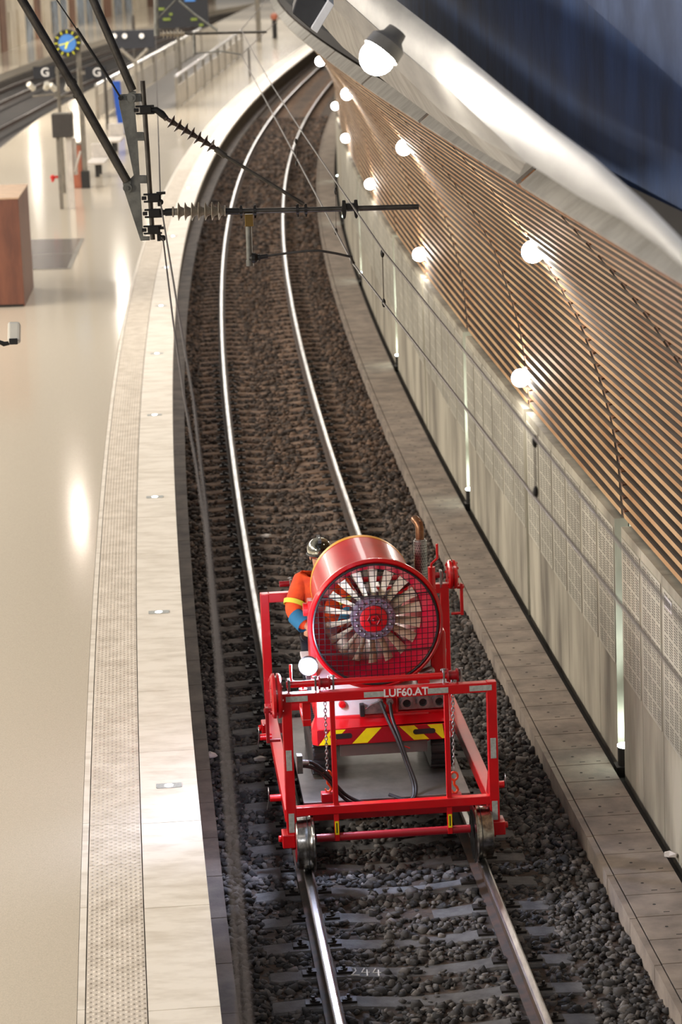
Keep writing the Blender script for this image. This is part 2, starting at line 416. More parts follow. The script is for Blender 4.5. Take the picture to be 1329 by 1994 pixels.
PITCHS=.127; NS=int(dl[-1]/PITCHS)
for j in range(J0,J1-1):
    m=MB(); a=SJ(j)+.085; c=SJ(j+1)-.085
    for i in range(NS):
        t=.035+i*PITCHS; jit=random.uniform(-.02,.02)
        o,z,dx,dz=prof(t+.03)
        def P8(s0,s1,lo,hi,k0,k1): return [W(s,o+dx*al+dz*k,z+dz*al-dx*k) for s in (s0,s1) for al,k in ((lo,k1),(lo,k0),(hi,k0),(hi,k1))]
        F=[(0,1,2,3),(7,6,5,4),(0,4,5,1),(1,5,6,2),(2,6,7,3),(3,7,4,0)]
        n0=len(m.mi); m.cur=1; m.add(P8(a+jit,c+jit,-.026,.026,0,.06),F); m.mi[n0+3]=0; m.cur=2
        m.add(P8(c+.035,c+.035+.10,-.034,.034,.012,.06),F)
    nth={-2:'ahead of the photo edge',-1:'at the photo edge',0:'over the second panelled wall bay from the photo corner',1:'just beyond the nearest lit wall slot',2:'just beyond the nearest unlit wall slot'}
    if j in nth: lab='slatted timber vault panel, '+nth[j]
    elif j<8: lab='slatted timber vault panel starting at the %s joint beyond the nearest floor uplight'%('','','','second','third','fourth','fifth','sixth')[j]
    else: lab='small far slatted timber vault panel above the bend of the track'
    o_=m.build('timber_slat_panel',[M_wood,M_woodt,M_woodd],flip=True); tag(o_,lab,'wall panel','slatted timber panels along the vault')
# fascia blocks above the slats
for j in range(J0,J1-1):
    m=MB(); a=SJ(j)+.10; c=SJ(j+1)-.10
    if j==-2: c-=.9
    m.sweep([(.66,6.115),(.785,6.215),(.80,6.195),(.675,6.09)],a,c,1)
    lab={-2:'grey fascia block partly outside the photo edge',-1:'grey fascia block nearest the right photo edge',0:'grey fascia block between the two clear brown timber gaps',1:'grey fascia block behind the big hanging globe'}.get(j,'grey fascia block capping the slats further along the bend')
    tag(m.build('fascia_block',M_fascia),lab,'fascia','grey fascia blocks over the slats')
b=MB(); b.sweep([(.70,6.12),(.79,6.19),(.86,6.11),(.76,6.02)],SJ(J0)+6.1,SJ(J1),2); struct(b,'trim_4',mat('gap_timber',(150,100,58),.7,c2=(90,60,36),nscale=9))

# perforated plates on the wall
me0=None
PN={0:'first',1:'second',2:'third',3:'fourth',4:'fifth',5:'sixth'}
BN={-1:'bay cut by the photo edge',0:'bay right of the nearest floor uplight',1:'bay left of the nearest floor uplight',2:'bay right of the second floor uplight',3:'bay left of the second floor uplight'}
for j in range(-1,9):
    a=SJ(j)+slot_w(j); c=SJ(j+1)-slot_w(j+1)
    for k in range(6):
        s0=a+(c-a)*(k+.5)/6; p=W(s0,2.392,.93)
        if me0 is None:
            m=MB(); m.box((0,0,0),(.85,.006,1.32)); o_=m.build('perforated_panel',M_panel); me0=o_
        else: o_=me0.copy(); COL.objects.link(o_)
        h=hd(s0); ax=Vector((math.sin(h),math.cos(h),0))
        o_.matrix_world=basis(p-ax*.425,ax,Vector((math.cos(h),-math.sin(h),0)),Vector((0,0,1)))
        if j in BN: lab='perforated plate, %s from near end of %s'%(PN[k],BN[j])
        else: lab='distant perforated grey wall plate beyond the third floor uplight'
        tag(o_,lab,'wall plate','perforated plates on the wall')
# small black notice hanging at top of near plates
m=MB(); p=W(1.85,2.386,2.16); q=W(1.55,2.386,2.16); m.bar(p,q,.004,.10); o_=m.build('wall_notice',M_white)
tag(o_,'tiny white notice with dark lettering at the top of the near perforated plates','notice')
m=MB()
for i in range(5): 
    p=W(1.82-.05*i,2.382,2.13); m.bar(p,p+Vector((0,0,.06)),.018,.004)
m.build('lettering',M_fit,o_)

# steel beam along the top right and the blue-lit wall behind it
def lerp_d(px): # depth of the beam by image column
    return 1/np.interp(px,[600,1420],[1/27,1/8.6])
def shell(A,B,th,name,m):
    "strip between two 3D polylines, th thick away from the camera"
    n=len(A); N=Vector((.55,.35,.75)).normalized()*th
    v=[*A,*B,*[p+N for p in A],*[p+N for p in B]]; f=[]
    for i in range(n-1):
        f+=[(i,i+1,n+i+1,n+i),(2*n+i,3*n+i,3*n+i+1,2*n+i+1),(i,2*n+i,2*n+i+1,i+1),(n+i,n+i+1,3*n+i+1,3*n+i)]
    f+=[(0,n,3*n,2*n),(n-1,3*n-1,4*n-1,2*n-1)]
    mb=MB(); mb.add(v,f); return struct(mb,name,m,smooth=True,ang=50)
E1=[(690,-52),(751,0),(860,88),(977,190),(1058,258),(1145,325),(1254,424),(1329,503),(1420,590)]
LB=[(600,-62),(675,0),(770,86),(881,180),(1029,318),(1132,385),(1213,428),(1297,490),(1420,605)]
shell([at(x,y,lerp_d(x)) for x,y in E1],[at(x,y,lerp_d(x)*1.0) for x,y in LB],.05,'beam_upper_face',M_beam)
E2=[(600,-62),(675,2),(770,88),(881,182),(960,254),(1027,317)]
E3=[(590,-50),(651,16),(713,76),(861,218),(940,272),(1024,319)]
shell([at(x,y,lerp_d(x)*1.01) for x,y in E2],[at(x,y,lerp_d(x)*1.07) for x,y in E3],.05,'beam_lower_face',M_beam)
G1=[(600,-40),(651,14),(713,74),(790,148),(861,216),(940,270),(1024,319)]
G2=[(560,-20),(612,30),(668,92),(752,160),(840,226),(920,284),(1012,340)]
shell([at(x,y,lerp_d(x)*1.12) for x,y in G1],[at(x,y,lerp_d(x)*1.2) for x,y in G2],.05,'beam_underside',M_fascia)
# concrete wall, blue light painted into its colour
pL=at(1480,622,12.2); pR=at(640,-40,46)
b=MB(); up=Vector((0,0,4.5)); nrm=Vector((1,.1,0))*.4
b.hexa([pL,pR,pR+nrm,pL+nrm,pL+up,pR+up,pR+up+nrm,pL+up+nrm]); struct(b,'wall_upper_blue_lit',M_blue_lit)
pn=(pR-pL).cross(up).normalized()
def onblue(px,py,d=0):
    e=cF+(px-IW/2)/FPX*X2-(py-IH/2)/FPX*U2; c=Vector((0,0,CAMZ)); t=(pL-c).dot(pn)/e.dot(pn); return c+e*(t-d)
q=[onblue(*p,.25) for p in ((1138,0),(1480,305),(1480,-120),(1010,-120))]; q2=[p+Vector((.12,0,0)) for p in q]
b=MB(); b.add(q+q2,[(0,1,2,3),(7,6,5,4),(0,4,5,1),(1,5,6,2),(2,6,7,3),(3,7,4,0)]); struct(b,'wall_upper_panel',mat('slate_blue_lit_concrete',(64,80,112),.85,c2=(42,56,84),nscale=2,bump=.3,bscale=12))  # lighter panel, its blue light painted in as well

# ================================================================== BALLAST STONES (nobody could count them)
def ico():
    t=(1+5**.5)/2
    v=np.array([(-1,t,0),(1,t,0),(-1,-t,0),(1,-t,0),(0,-1,t),(0,1,t),(0,-1,-t),(0,1,-t),(t,0,-1),(t,0,1),(-t,0,-1),(-t,0,1)],float); v/=np.linalg.norm(v[0])
    f=np.array([(0,11,5),(0,5,1),(0,1,7),(0,7,10),(0,10,11),(1,5,9),(5,11,4),(11,10,2),(10,7,6),(7,1,8),(3,9,4),(3,4,2),(3,2,6),(3,6,8),(3,8,9),(4,9,5),(2,4,11),(6,2,10),(8,6,7),(9,8,1)])
    return v,f
def chip():
    v=np.array([(-1,-1,-1),(1,-1,-1),(1,1,-1),(-1,1,-1),(-1,-1,1),(1,-1,1),(1,1,1),(-1,1,1),(0,0,1.25),(0,0,-1.25),(1.3,0,.1),(-1.3,.1,0)],float)*.72
    f=np.array([(0,1,5),(0,5,4),(2,3,7),(2,7,6),(4,5,8),(5,6,8),(6,7,8),(7,4,8),(1,0,9),(2,1,9),(3,2,9),(0,3,9),(1,2,10),(2,6,10),(6,5,10),(5,1,10),(3,0,11),(0,4,11),(4,7,11),(7,3,11)])
    return v,f
IV,IF=chip()
NPX=lambda s:np.interp(s,_s,_x); NPY=lambda s:np.interp(s,_s,_y); NPH=lambda s:np.interp(s,_s,_h)
def stones(sa,sb,dens,rmin,rmax,name,label):
    n=int((sb-sa)*3.2*dens); s=rng.uniform(sa,sb,n); o=rng.uniform(-1.47,1.72,n)
    ph=((s-2.25)/.6)%1; d=np.minimum(ph,1-ph)*.6
    on=(d<.115)&(np.abs(o)<1.2); mid=on&(np.abs(o)<.28)
    rail=(np.abs(np.abs(o)-.7535)<.10)
    keep=(~on|(mid&(rng.random(n)<.25))|(rng.random(n)<.008))&~rail
    s=s[keep];o=o[keep]; n=len(s); on=on[keep]
    r=rng.uniform(rmin,rmax,n)*rng.choice([.7,1,1,1.25],n)
    h=NPH(s); cx=NPX(s)+o*np.cos(h); cy=NPY(s)-o*np.sin(h); cz=-.212+rng.uniform(-.012,.022,n)+np.where(np.abs(o)>1.25,.028,0)+on*.0
    A=rng.normal(size=(n,3,3)); q,_=np.linalg.qr(A)
    sc=rng.uniform(.5,1.35,(n,1,3)); jit=1+rng.uniform(-.42,.30,(n,12,3))
    V=IV[None]*jit*sc; V=np.einsum('nij,nkj->nki',q,V)*r[:,None,None]; V[:,:,2]*=.85
    V+=np.stack([cx,cy,cz],-1)[:,None,:]
    V=V.reshape(-1,3); F=(IF[None]+12*np.arange(n)[:,None,None]).reshape(-1)
    me=bpy.data.meshes.new(name); me.vertices.add(len(V)); me.vertices.foreach_set('co',V.reshape(-1))
    nf=len(F)//3; me.loops.add(len(F)); me.loops.foreach_set('vertex_index',F.astype(np.int32))
    me.polygons.add(nf); me.polygons.foreach_set('loop_start',np.arange(nf,dtype=np.int32)*3); me.polygons.foreach_set('loop_total',np.full(nf,3,np.int32))
    at_=me.attributes.new('tone','FLOAT','POINT'); at_.data.foreach_set('value',np.repeat(rng.random(n)**2.2,12).astype(np.float32))
    me.update(); me.materials.append(M_stone)
    ob=bpy.data.objects.new(name,me); COL.objects.link(ob); tag(ob,label,'gravel',kind='stuff')
stones(-5,16,430,.023,.040,'ballast_gravel','dark crushed stone ballast around the near sleepers and the wagon')
stones(48,95,70,.05,.085,'ballast_gravel','dark brown crushed stone ballast under the far bend of the track')
stones(16,48,210,.032,.05,'ballast_gravel','brownish crushed stone ballast under the middle stretch of the track')

# ================================================================== TRACK
def rail(o,label):
    pr=[(-.075,-.172),(.075,-.172),(.075,-.160),(.012,-.145),(.010,-.045),(.036,-.034),(.036,-.012),(.028,-.004),(-.028,-.004),(-.036,-.012),(-.036,-.034),(-.010,-.045),(-.012,-.145),(-.075,-.160)]
    m=MB(); m.sweep([(o+a,z) for a,z in pr],-8,200,1); t=m.build('running_rail',M_steel); tag(t,label,'rail','rails of the main track')
    m=MB(); m.sweep([(o+a,z) for a,z in ((-.036,-.013),(-.030,-.005),(-.018,-.001),(.018,-.001),(.030,-.005),(.036,-.013))],-8,200,1); m.build('rail_head',M_head,t)
rail(-.7535,'polished steel rail nearer the platform'); rail(.7535,'polished steel rail nearer the concrete wall')
def sleeper_mesh():
    X=[-1.23,-1.2,-1.0,-.93,-.58,-.5,-.2,.2,.5,.58,.93,1.0,1.2,1.23]; Z=[-.23,-.192,-.182,-.178,-.176,-.186,-.212,-.212,-.186,-.176,-.178,-.182,-.192,-.23]
    v=[];f=[]
    for x,z in zip(X,Z):
        w=.118; v+=[(x,-w,-.33),(x,-w,z-.018),(x,-w+.018,z),(x,w-.018,z),(x,w,z-.018),(x,w,-.33)]
    n=len(X)
    for i in range(n-1):
        for k in range(5): f.append((i*6+k,(i+1)*6+k,(i+1)*6+k+1,i*6+k+1))
    f+=[(0,1,2,3,4,5),tuple((n-1)*6+k for k in range(5,-1,-1))]
    m=MB(); m.add(v,f); return m
s_first=2.2521-.6*12
sl=thing('concrete_sleeper','x','sleeper',W(s_first,0,0),0,'concrete sleepers under the track')
sleeper_mesh().build('sleeper_body',M_conc_sl,sl)
for sx in (-1,1):
    for sd in (-1,1):
        m=MB(); x0=sx*.7535+sd*.135; m.box((x0-.062,-.05,-.186),(x0+.062,.05,-.158)); m.box((x0-.02-sd*.03,-.035,-.16),(x0+.02-sd*.03,.035,-.146)); m.cyl((x0,0,-.16),(x0,0,-.118),.014,8); m.cyl((x0,0,-.16),(x0,0,-.142),.026,8)
        m.build('rail_clip',M_clip,sl)
    for x0 in (1.0,1.08): m=MB(); m.box((sx*x0-.016,-.03,-.22),(sx*x0+.016,.03,-.19+(-.004 if x0>1.03 else 0))); m.build('insert',M_clip,sl)
kids=[c for c in sl.children]
ordn=['nearest','second','third','fourth','fifth','sixth']
def sl_label(k,s):
    if s<-4.5: return 'grey concrete sleeper just below the bottom edge of the photo'
    if -.35<s<.05: return 'concrete sleeper with the white chalk number 244'
    if s<1.5:
        n=int(round((1.65-s)/.6)); return 'grey concrete sleeper in front of the wagon, %s from its wheels'%(['nearest','second','third','fourth','fifth','sixth','seventh','eighth','ninth','tenth','eleventh'][min(n,10)])
    if s<6: return 'shadowed concrete sleeper under the red rail wagon, %s from its front wheels'%['first','second','third','fourth','fifth','sixth','seventh','eighth','ninth','tenth'][min(9,max(0,int(round((s-1.65)/.6))))]
    if s<9.4: return 'concrete sleeper behind the red rail wagon, %s from its rear wheels'%['first','second','third','fourth','fifth','sixth','seventh'][min(6,int((s-6)/.6))]
    return 'brownish concrete sleeper on the bend beyond the red rail wagon'
for k in range(228):
    s=s_first+.6*k
    if k==0: r=sl
    else:
        r=sl.copy(); COL.objects.link(r)
        for c in kids:
            if s>30: 
                if c.name.split('.')[0]!='sleeper_body': continue
            q=c.copy(); COL.objects.link(q); q.parent=r
    r.location=W(s,random.uniform(-.02,.02),random.uniform(-.006,.004)); r.rotation_euler=(0,0,-hd(s)+random.uniform(-.008,.008)); r['label']=sl_label(k,s)
    if -.35<s<.05:
        ch=MB()   # hand-chalked 244 on the top face
        zt=lambda x: float(np.interp(x,[-.93,-.58,-.5,-.2],[-.18,-.176,-.186,-.212]))
        def stroke(pts,ox):
            q=[(ox+x*.065,-.085+y*.15) for x,y in pts]; ch.tube([(x,y,zt(x)+.002) for x,y in q],.0062,6)
        two=[(0,.75),(.2,1),(.7,.95),(.75,.6),(.1,0),(1.1,.05)]; four=[(.45,1),(0,.4),(1,.45)]; leg=[(.75,.8),(.65,-.05)]
        stroke(two,-.575); stroke(four,-.485); stroke(leg,-.485); stroke(four,-.395); stroke(leg,-.395)
        ch.build('chalk_number',M_chalk,r)
# litter on the ballast
for p,lab in ((onz(508,1478,-.17),'crumpled white paper scrap on a sleeper left of the wagon'),(onz(412,1472,-.15),'small white paper scrap beside the platform ledge'),(onz(1305,1664,.02),'torn white card on the walkway slabs by the wall'),(onz(518,1044,-.17),'pink and white scrap between the rails behind the wagon')):
    m=MB(); n=7; pts=[]
    for i in range(n): a=2*PI*i/n; r=random.uniform(.045,.085); pts.append((r*math.cos(a),r*.8*math.sin(a),random.uniform(0,.03)))
    m.add([(x,y,z) for x,y,z in pts]+[(0,0,.035)]+[(x,y,-.01) for x,y,z in pts],[(i,(i+1)%n,n) for i in range(n)]+[(i+n+1,(i+1)%n+n+1,(i+1)%n,i) for i in range(n)]+[tuple(range(2*n,n,-1))])
    tag(m.build('paper_scrap',M_deb,loc=p),lab,'litter')

# ================================================================== LAMPS
def globe(p,label,axis,dist):
    t=thing('globe_lamp',label,'lamp',p,0,'white globe lamps on the timber vault')
    m=MB(); m.sphere((0,0,0),.105,24,14); m.build('globe',M_lit,t,smooth=True)
    ax=Vector(axis).normalized(); m=MB(); m.cyl(ax*.10,ax*(.10+dist),.045,14); m.cyl(ax*(.095),ax*.125,.07,18); m.build('lamp_base',M_gry,t,smooth=True)
    l=bpy.data.lights.new('globe_light','POINT'); l.energy=26; l.color=(1,.93,.84); l.shadow_soft_size=.1
    q=bpy.data.objects.new('globe_light',l); q.parent=t; q.location=-ax*.24; COL.objects.link(q)
    return t
ordw=['nearest','second nearest','third nearest','fourth nearest','fifth nearest','sixth nearest','seventh nearest']
for k in range(5):
    s=SJ(2+2*k); h=hd(s); globe(W(s,2.36,2.72),'white globe lamp low on the timber vault, %s of the lower row'%ordw[k],(math.cos(h),-math.sin(h),0),.04)
for k in range(6):
    s=SJ(1+2*k); h=hd(s); ax=Vector((math.cos(h)*.62,-math.sin(h)*.62,.75)); globe(W(s,1.66,4.9),'white globe lamp high on the timber vault, %s of the upper row'%ordw[k],ax,.10)
gp=at(735,112,16); gt=globe(gp,'largest white globe lamp, hung under the pale steel beam',(.62,.2,.74),.10)
a_=Vector((.62,.2,.74)).normalized(); m=MB(); m.lathe([(.035,.118),(.11,.112),(.15,.07),(.20,.06),(.20,0)],(0,0,0),a_,28); m.build('lamp_shroud',M_gry,gt,smooth=True)
# uplights in every second slot
for k in range(9):
    j=1+2*k; s=SJ(j); h=hd(s)
    t=thing('floor_uplight','round greenish white uplight at the foot of a wall slot, %s'%(ordw[k]+' one' if k<6 else 'among the farthest'),'uplight',W(s,2.45,-.11),-h,'floor uplights in the wall slots')
    m=MB(); m.cyl((0,0,.08),(0,0,.28),.085,20); m.box((-.11,-.09,0),(.08,.09,.10)); m.build('lamp_body',M_fit,t,smooth=True)
    m=MB(); m.cyl((0,0,.28),(0,0,.295),.088,20); m.build('lamp_lens',M_lit2,t)
    l=bpy.data.lights.new('uplight_beam','SPOT'); l.energy=520; l.color=(.84,1,.94); l.spot_size=R(34); l.spot_blend=.8; l.shadow_soft_size=.06
    if k<6:
        l2=bpy.data.lights.new('uplight_glow','POINT'); l2.energy=4; l2.color=(.84,1,.94); l2.shadow_soft_size=.05
        q=bpy.data.objects.new('uplight_glow',l2); q.parent=t; q.location=(.03,0,.46); COL.objects.link(q)
    q=bpy.data.objects.new('uplight_beam',l); q.parent=t; q.location=(0,0,.40); q.rotation_euler=(R(180),R(-5),0); COL.objects.link(q)
# lights set in the platform edge
pe=None
for k in range(-1,22):
    s=2.58+6.13*k; p=W(s,-1.885-.0016*s,.551)
    lab='small glowing floor light in the platform edge, '+({0:'first one up from the photo bottom',1:'second one up from the photo bottom',2:'third one up from the photo bottom',3:'fourth one up from the photo bottom',4:'fifth one up from the photo bottom'}.get(k,'one of the distant row along the bend') if k>=0 else 'outside the lower photo edge')
    if k==-1: continue
    if pe is None:
        pe=thing('platform_edge_light',lab,'floor light',p,-hd(s),'floor lights along the platform edge')
        m=MB(); m.box((-.105,-.065,0),(.105,.065,.003)); m.box((-.112,-.055,0),(-.105,.055,.005)); m.box((.105,-.055,0),(.112,.055,.005)); m.build('glass_plate',M_refl,pe)
        m=MB(); m.cyl((0,0,.003),(0,0,.006),.038,18); m.build('lens',M_lit3,pe)
    else: dup(pe,p,-hd(s),lab)

# ================================================================== RAIL WAGON  (local: x right, y away along the track, z up from the rail top)
S0=1.75; WO=W(S0,0,0); WR=-hd(S0)
MW=Matrix.Translation(WO)@Matrix.Rotation(WR,4,'Z')
def mloc(px,py,Y):
    d=cF+(px-IW/2)/FPX*X2-(py-IH/2)/FPX*U2; c=Vector((0,0,CAMZ)); n=MW.to_3x3()@Vector((0,1,0)); t=((MW@Vector((0,Y,0)))-c).dot(n)/d.dot(n)
    return MW.inverted()@(c+d*t)
wg=thing('rail_wagon','red steel rail wagon with tall end frames carrying the fan vehicle','rail wagon',WO,WR)
def fr(Y,name):
    m=MB()
    for sx in (-1,1): m.box((sx*.87-.042,Y-.04,.30 if Y<1 else .36),(sx*.87+.042,Y+.04,1.575))
    m.box((-.83,Y-.04,1.485),(.83,Y+.04,1.57)); m.box((-.83,Y-.038,.49),(.83,Y+.038,.565))
    for x in (-.485,.485): m.box((x-.022,Y-.02,.24),(x+.022,Y+.02,1.49))
    return m.build(name,M_red,wg,bevel=.006)
fr(0,'front_frame')
m=MB(); Y=3.3
for sx in (-1,1): m.box((sx*.87-.042,Y-.04,.30),(sx*.87+.042,Y+.04,1.62))
m.box((-.83,Y-.04,1.53),(.83,Y+.04,1.62)); m.box((-.83,Y-.04,.44),(.83,Y+.04,.52)); m.build('rear_frame',M_red,wg,bevel=.006)
for sx in (-1,1):
    m=MB(); m.box((sx*.87-.05,.04,.42),(sx*.87+.05,3.26,.53)); m.build('side_beam',M_red,wg,bevel=.006)
    m=MB(); m.add([(sx*.83,.04,.53),(sx*.90,.04,.53),(sx*.90,.04,.78),(sx*.83,.04,.78),(sx*.83,.20,.53),(sx*.90,.20,.53)],[(0,1,2,3),(0,4,5,1),(3,2,5,4),(0,3,4),(1,5,2)]); m.build('gusset',M_red,wg)
m=MB(); m.box((-.73,.52,.375),(.73,3.1,.42)); m.build('deck',M_deck,wg,bevel=.004)
m=MB()
for x in (-.6,-.2,.2,.6): m.box((x-.03,.45,.31),(x+.03,3.2,.374))
m.box((-.8,.4,.29),(.8,.5,.37)); m.box((-.8,3.05,.29),(.8,3.2,.37)); m.build('deck_bearer',M_redd,wg)
def wheel(x,Y,sx):
    m=MB(); pr=[(-.085,.05),(-.085,.19),(-.085,.212),(-.075,.222),(-.02,.225),(.03,.228),(.045,.236),(.052,.258),(.066,.258),(.074,.236),(.074,.20),(.06,.17),(.06,.05)]
    m.lathe([(t*-sx,r) for t,r in pr],(x,Y,.228),(1,0,0),48); w=m.build('wheel',M_wheel,wg,smooth=True,ang=30)
    m=MB(); m.lathe([(t*-sx,r) for t,r in ((-.088,.0),(-.088,.16),(-.07,.17),(-.07,.0))],(x,Y,.228),(1,0,0),32)
    m.cyl((x+sx*.088,Y,.228),(x+sx*.12,Y,.228),.05,18); m.build('wheel_disc',M_redd,w)
    m=MB(); m.tube([(x-sx*.015,Y+.2275*math.cos(a),.228+.2275*math.sin(a)) for a in np.linspace(0,2*PI,40,endpoint=False)],.0035,5,closed=True); m.build('tread_groove',M_black,w)
for Y in (0.02,3.28):
    for sx in (-1,1): wheel(sx*.755,Y,sx)
    m=MB(); m.cyl((-.66,Y,.265),(.66,Y,.265),.036,18); m.build('axle',M_redd if Y<1 else M_red,wg,smooth=True)
    for sx in (-1,1):
        m=MB(); m.box((sx*.9-.055,Y-.09,.22),(sx*.9+.055,Y+.09,.34)); m.cyl((sx*.955,Y,.28),(sx*.985,Y,.28),.03,12); m.build('axle_box',M_red,wg,bevel=.008)
# stickers
def sticker(x0,x1,z0,z1): m=MB(); m.box((x0,-.0435,z0),(x1,-.040,z1)); m.build('reflector',M_refl,wg,bevel=.001)
for a in ((-.875,-.69,1.502,1.55),(-.215,-.04,1.502,1.55),(.325,.50,1.502,1.55),(.68,.87,1.502,1.55)): sticker(*a)
for sx in (-1,1):
    for z0,z1 in ((.35,.52),(.90,1.08)): sticker(sx*.87-.024,sx*.87+.024,z0,z1)
textmesh('lettering','LUF60.AT',.092,M_white,wg,Matrix.Translation((.14,-.042,1.527))@UPR)
for x in (-.485,.485):
    m=MB(); m.box((x-.016,-.0225,.30),(x+.016,-.0205,.42)); q=m.build('warning_label',M_yell,wg); 
    m=MB(); m.box((x-.006,-.024,.315),(x+.004,-.0222,.405)); m.build('label_print',M_fit,q)
# winch shafts, brackets, gear housings
def winch(Y,zs,side):
    m=MB(); a,b_=(-.86,.60) if side<0 else (-.72,.86); m.cyl((a,Y,zs),(b_,Y,zs),.028,18); m.build('winch_shaft',M_red if side<0 else M_redd,wg,smooth=True)
    for x in (-.54,.55):
        for d in (-.075,.075):
            m=MB(); m.prism([(-.035,-.1),(.035,-.1),(.03,.04),(.012,.062),(-.012,.062),(-.03,.04)],basis((x+d-.008,Y,zs+.0),(0,1,0),(0,0,1),(1,0,0)),.016); m.cyl((x+d-.02,Y+.025,zs+.045),(x+d+.02,Y+.025,zs+.045),.011,8); m.build('bearing_plate',M_silver,wg,bevel=.002)
        m=MB(); m.lathe([(-.05,.0),(-.05,.055),(-.035,.058),(-.035,.04),(.035,.04),(.035,.058),(.05,.055),(.05,0)],(x,Y,zs),(1,0,0),20); m.build('chain_drum',M_redd,wg,smooth=True)
    X=side*.95
    m=MB(); m.box((side*.84-.012,Y-.04,zs-.12),(side*.84+.012,Y+.04,zs+.05)); m.build('bearing_plate',M_silver,wg,bevel=.003)
    hz=zs-.09 if side<0 else zs+.0
    m=MB(); m.lathe([(a_,r_*(1 if side<0 else .74)) for a_,r_ in ((-.045,0),(-.045,.165),(-.03,.19),(-.008,.192),(-.008,.17),(.008,.17),(.008,.192),(.03,.19),(.045,.165),(.045,0))],(X,Y,hz),(1,0,0),36); hs=m.build('winch_housing',M_red,wg,smooth=True,ang=30)
    m=MB()
    for k in range(8): a=2*PI*k/8; q_=.15 if side<0 else .11; m.cyl((X-.055,Y+q_*math.cos(a),hz+q_*math.sin(a)),(X+.055,Y+q_*math.cos(a),hz+q_*math.sin(a)),.012,8)
    m.build('housing_bolt',M_red,hs)
    m=MB(); m.cyl((X+side*.04,Y-.02,hz-.12),(X+side*.11,Y-.02,hz-.12),.022,12); m.box((X+side*.085-.014,Y-.045,hz-.40),(X+side*.085+.014,Y+.005,hz-.09)); m.cyl((X+side*.085,Y-.02,hz-.385),(X-side*.02,Y-.02,hz-.385),.014,10); m.build('winch_crank',M_redd if side<0 else M_red,wg,bevel=.003)
winch(.06,1.625,-1); winch(3.3,1.70,1)
# thin locking cranks
for (x,Y,z) in ((-.70,.42,1.42),(.72,3.0,1.80)):
    m=MB(); m.cyl((x,Y,z-.16),(x,Y,z+.06),.035,14); m.tube([(x,Y,z+.05),(x,Y,z+.085),(x-.1*(1 if x<0 else -.6),Y,z+.14),(x-.1*(1 if x<0 else -.6),Y,z+.28)],.013,8); m.build('locking_crank',M_red,wg,smooth=True)
    m=MB()
    if x<0: m.box((x-.035,.03,z-.16),(x+.035,Y+.035,z-.10)); m.box((x-.035,.03,z-.10),(x+.035,.09,z+.10))
    else: m.box((x-.035,Y-.035,.42),(x+.035,Y+.035,z-.15))
    m.build('support_post',M_red,wg,bevel=.004)
# chains with orange hooks
for x,Y0_,zt,zb in ((-.535,.10,1.60,.80),(.555,.10,1.60,.72)):
    ch=MB(); n=int((zt-zb)/.032)
    for k in range(n):
        z=zt-.032*(k+.5); yy=Y0_+.10*(k/n); L=.024; w=.011; pts=[]
        for q in range(10):
            a=2*PI*q/10; u=w*math.cos(a); h_=L*math.sin(a)*.9
            pts.append((x+u,yy,z+h_) if k%2 else (x,yy+u,z+h_))
        ch.tube(pts,.0042,5,closed=True)
    c_=ch.build('chain',M_silver,wg,smooth=True)
    m=MB(); yy=Y0_+.10; m.tube([(x+.032*math.cos(a),yy,zb-.035+.036*math.sin(a)) for a in np.linspace(0,2*PI,16,endpoint=False)],.010,8,closed=True)
    m.tube([(x,yy,zb-.07),(x,yy,zb-.11),(x+.022,yy,zb-.135),(x+.03,yy,zb-.16),(x+.012,yy,zb-.185),(x-.014,yy,zb-.18),(x-.022,yy,zb-.155)],[.012,.012,.013,.013,.011,.009,.005],8); m.build('chain_hook',mat('hook_orange',(214,66,22),.45,world=False) if 'hook_orange' not in MATS else MATS['hook_orange'],wg,smooth=True)
    m=MB(); m.box((x-.06,yy-.05,zb-.27),(x+.06,yy+.05,zb-.19)); m.build('lashing_block',M_redd,wg,bevel=.006)
# pin stubs with ring clips
for sx,Y,z in ((-1,.55,.47),(1,.45,.50),(-1,2.1,.55)):
    m=MB(); m.lathe([(0,.032),(.11,.032),(.11,.02),(0,.02)],(sx*.91,Y,z),(sx,0,0),18,closed=True); m.build('pin_socket',M_red,wg,smooth=True)
    m=MB(); m.tube([(sx*1.03+.0,Y+.035*math.cos(a)-.01,z+.06+.038*math.sin(a)) for a in np.linspace(0,2*PI,14,endpoint=False)],.004,5,closed=True); m.tube([(sx*1.03,Y-.03,z+.04),(sx*1.035,Y-.02,z-.02),(sx*1.05,Y,z-.10)],.004,5); m.build('ring_clip',M_silver,wg,smooth=True)

# ================================================================== TRACKED FAN VEHICLE
V0=MW@Vector((0,1.0,.42))
fv=thing('fan_vehicle','red tracked firefighting vehicle with a huge caged fan, standing on the rail wagon deck','vehicle',V0,WR)
DX=Matrix.Translation((0,-1.0,-.42))        # wagon coordinates -> vehicle coordinates
def VB(): m=MB(); m.M=DX; return m
m=VB(); m.box((-.40,1.12,.72),(.46,2.42,1.0)); m.box((-.55,1.17,.90),(.62,2.42,1.25)); m.build('body',M_red,fv,bevel=.02)
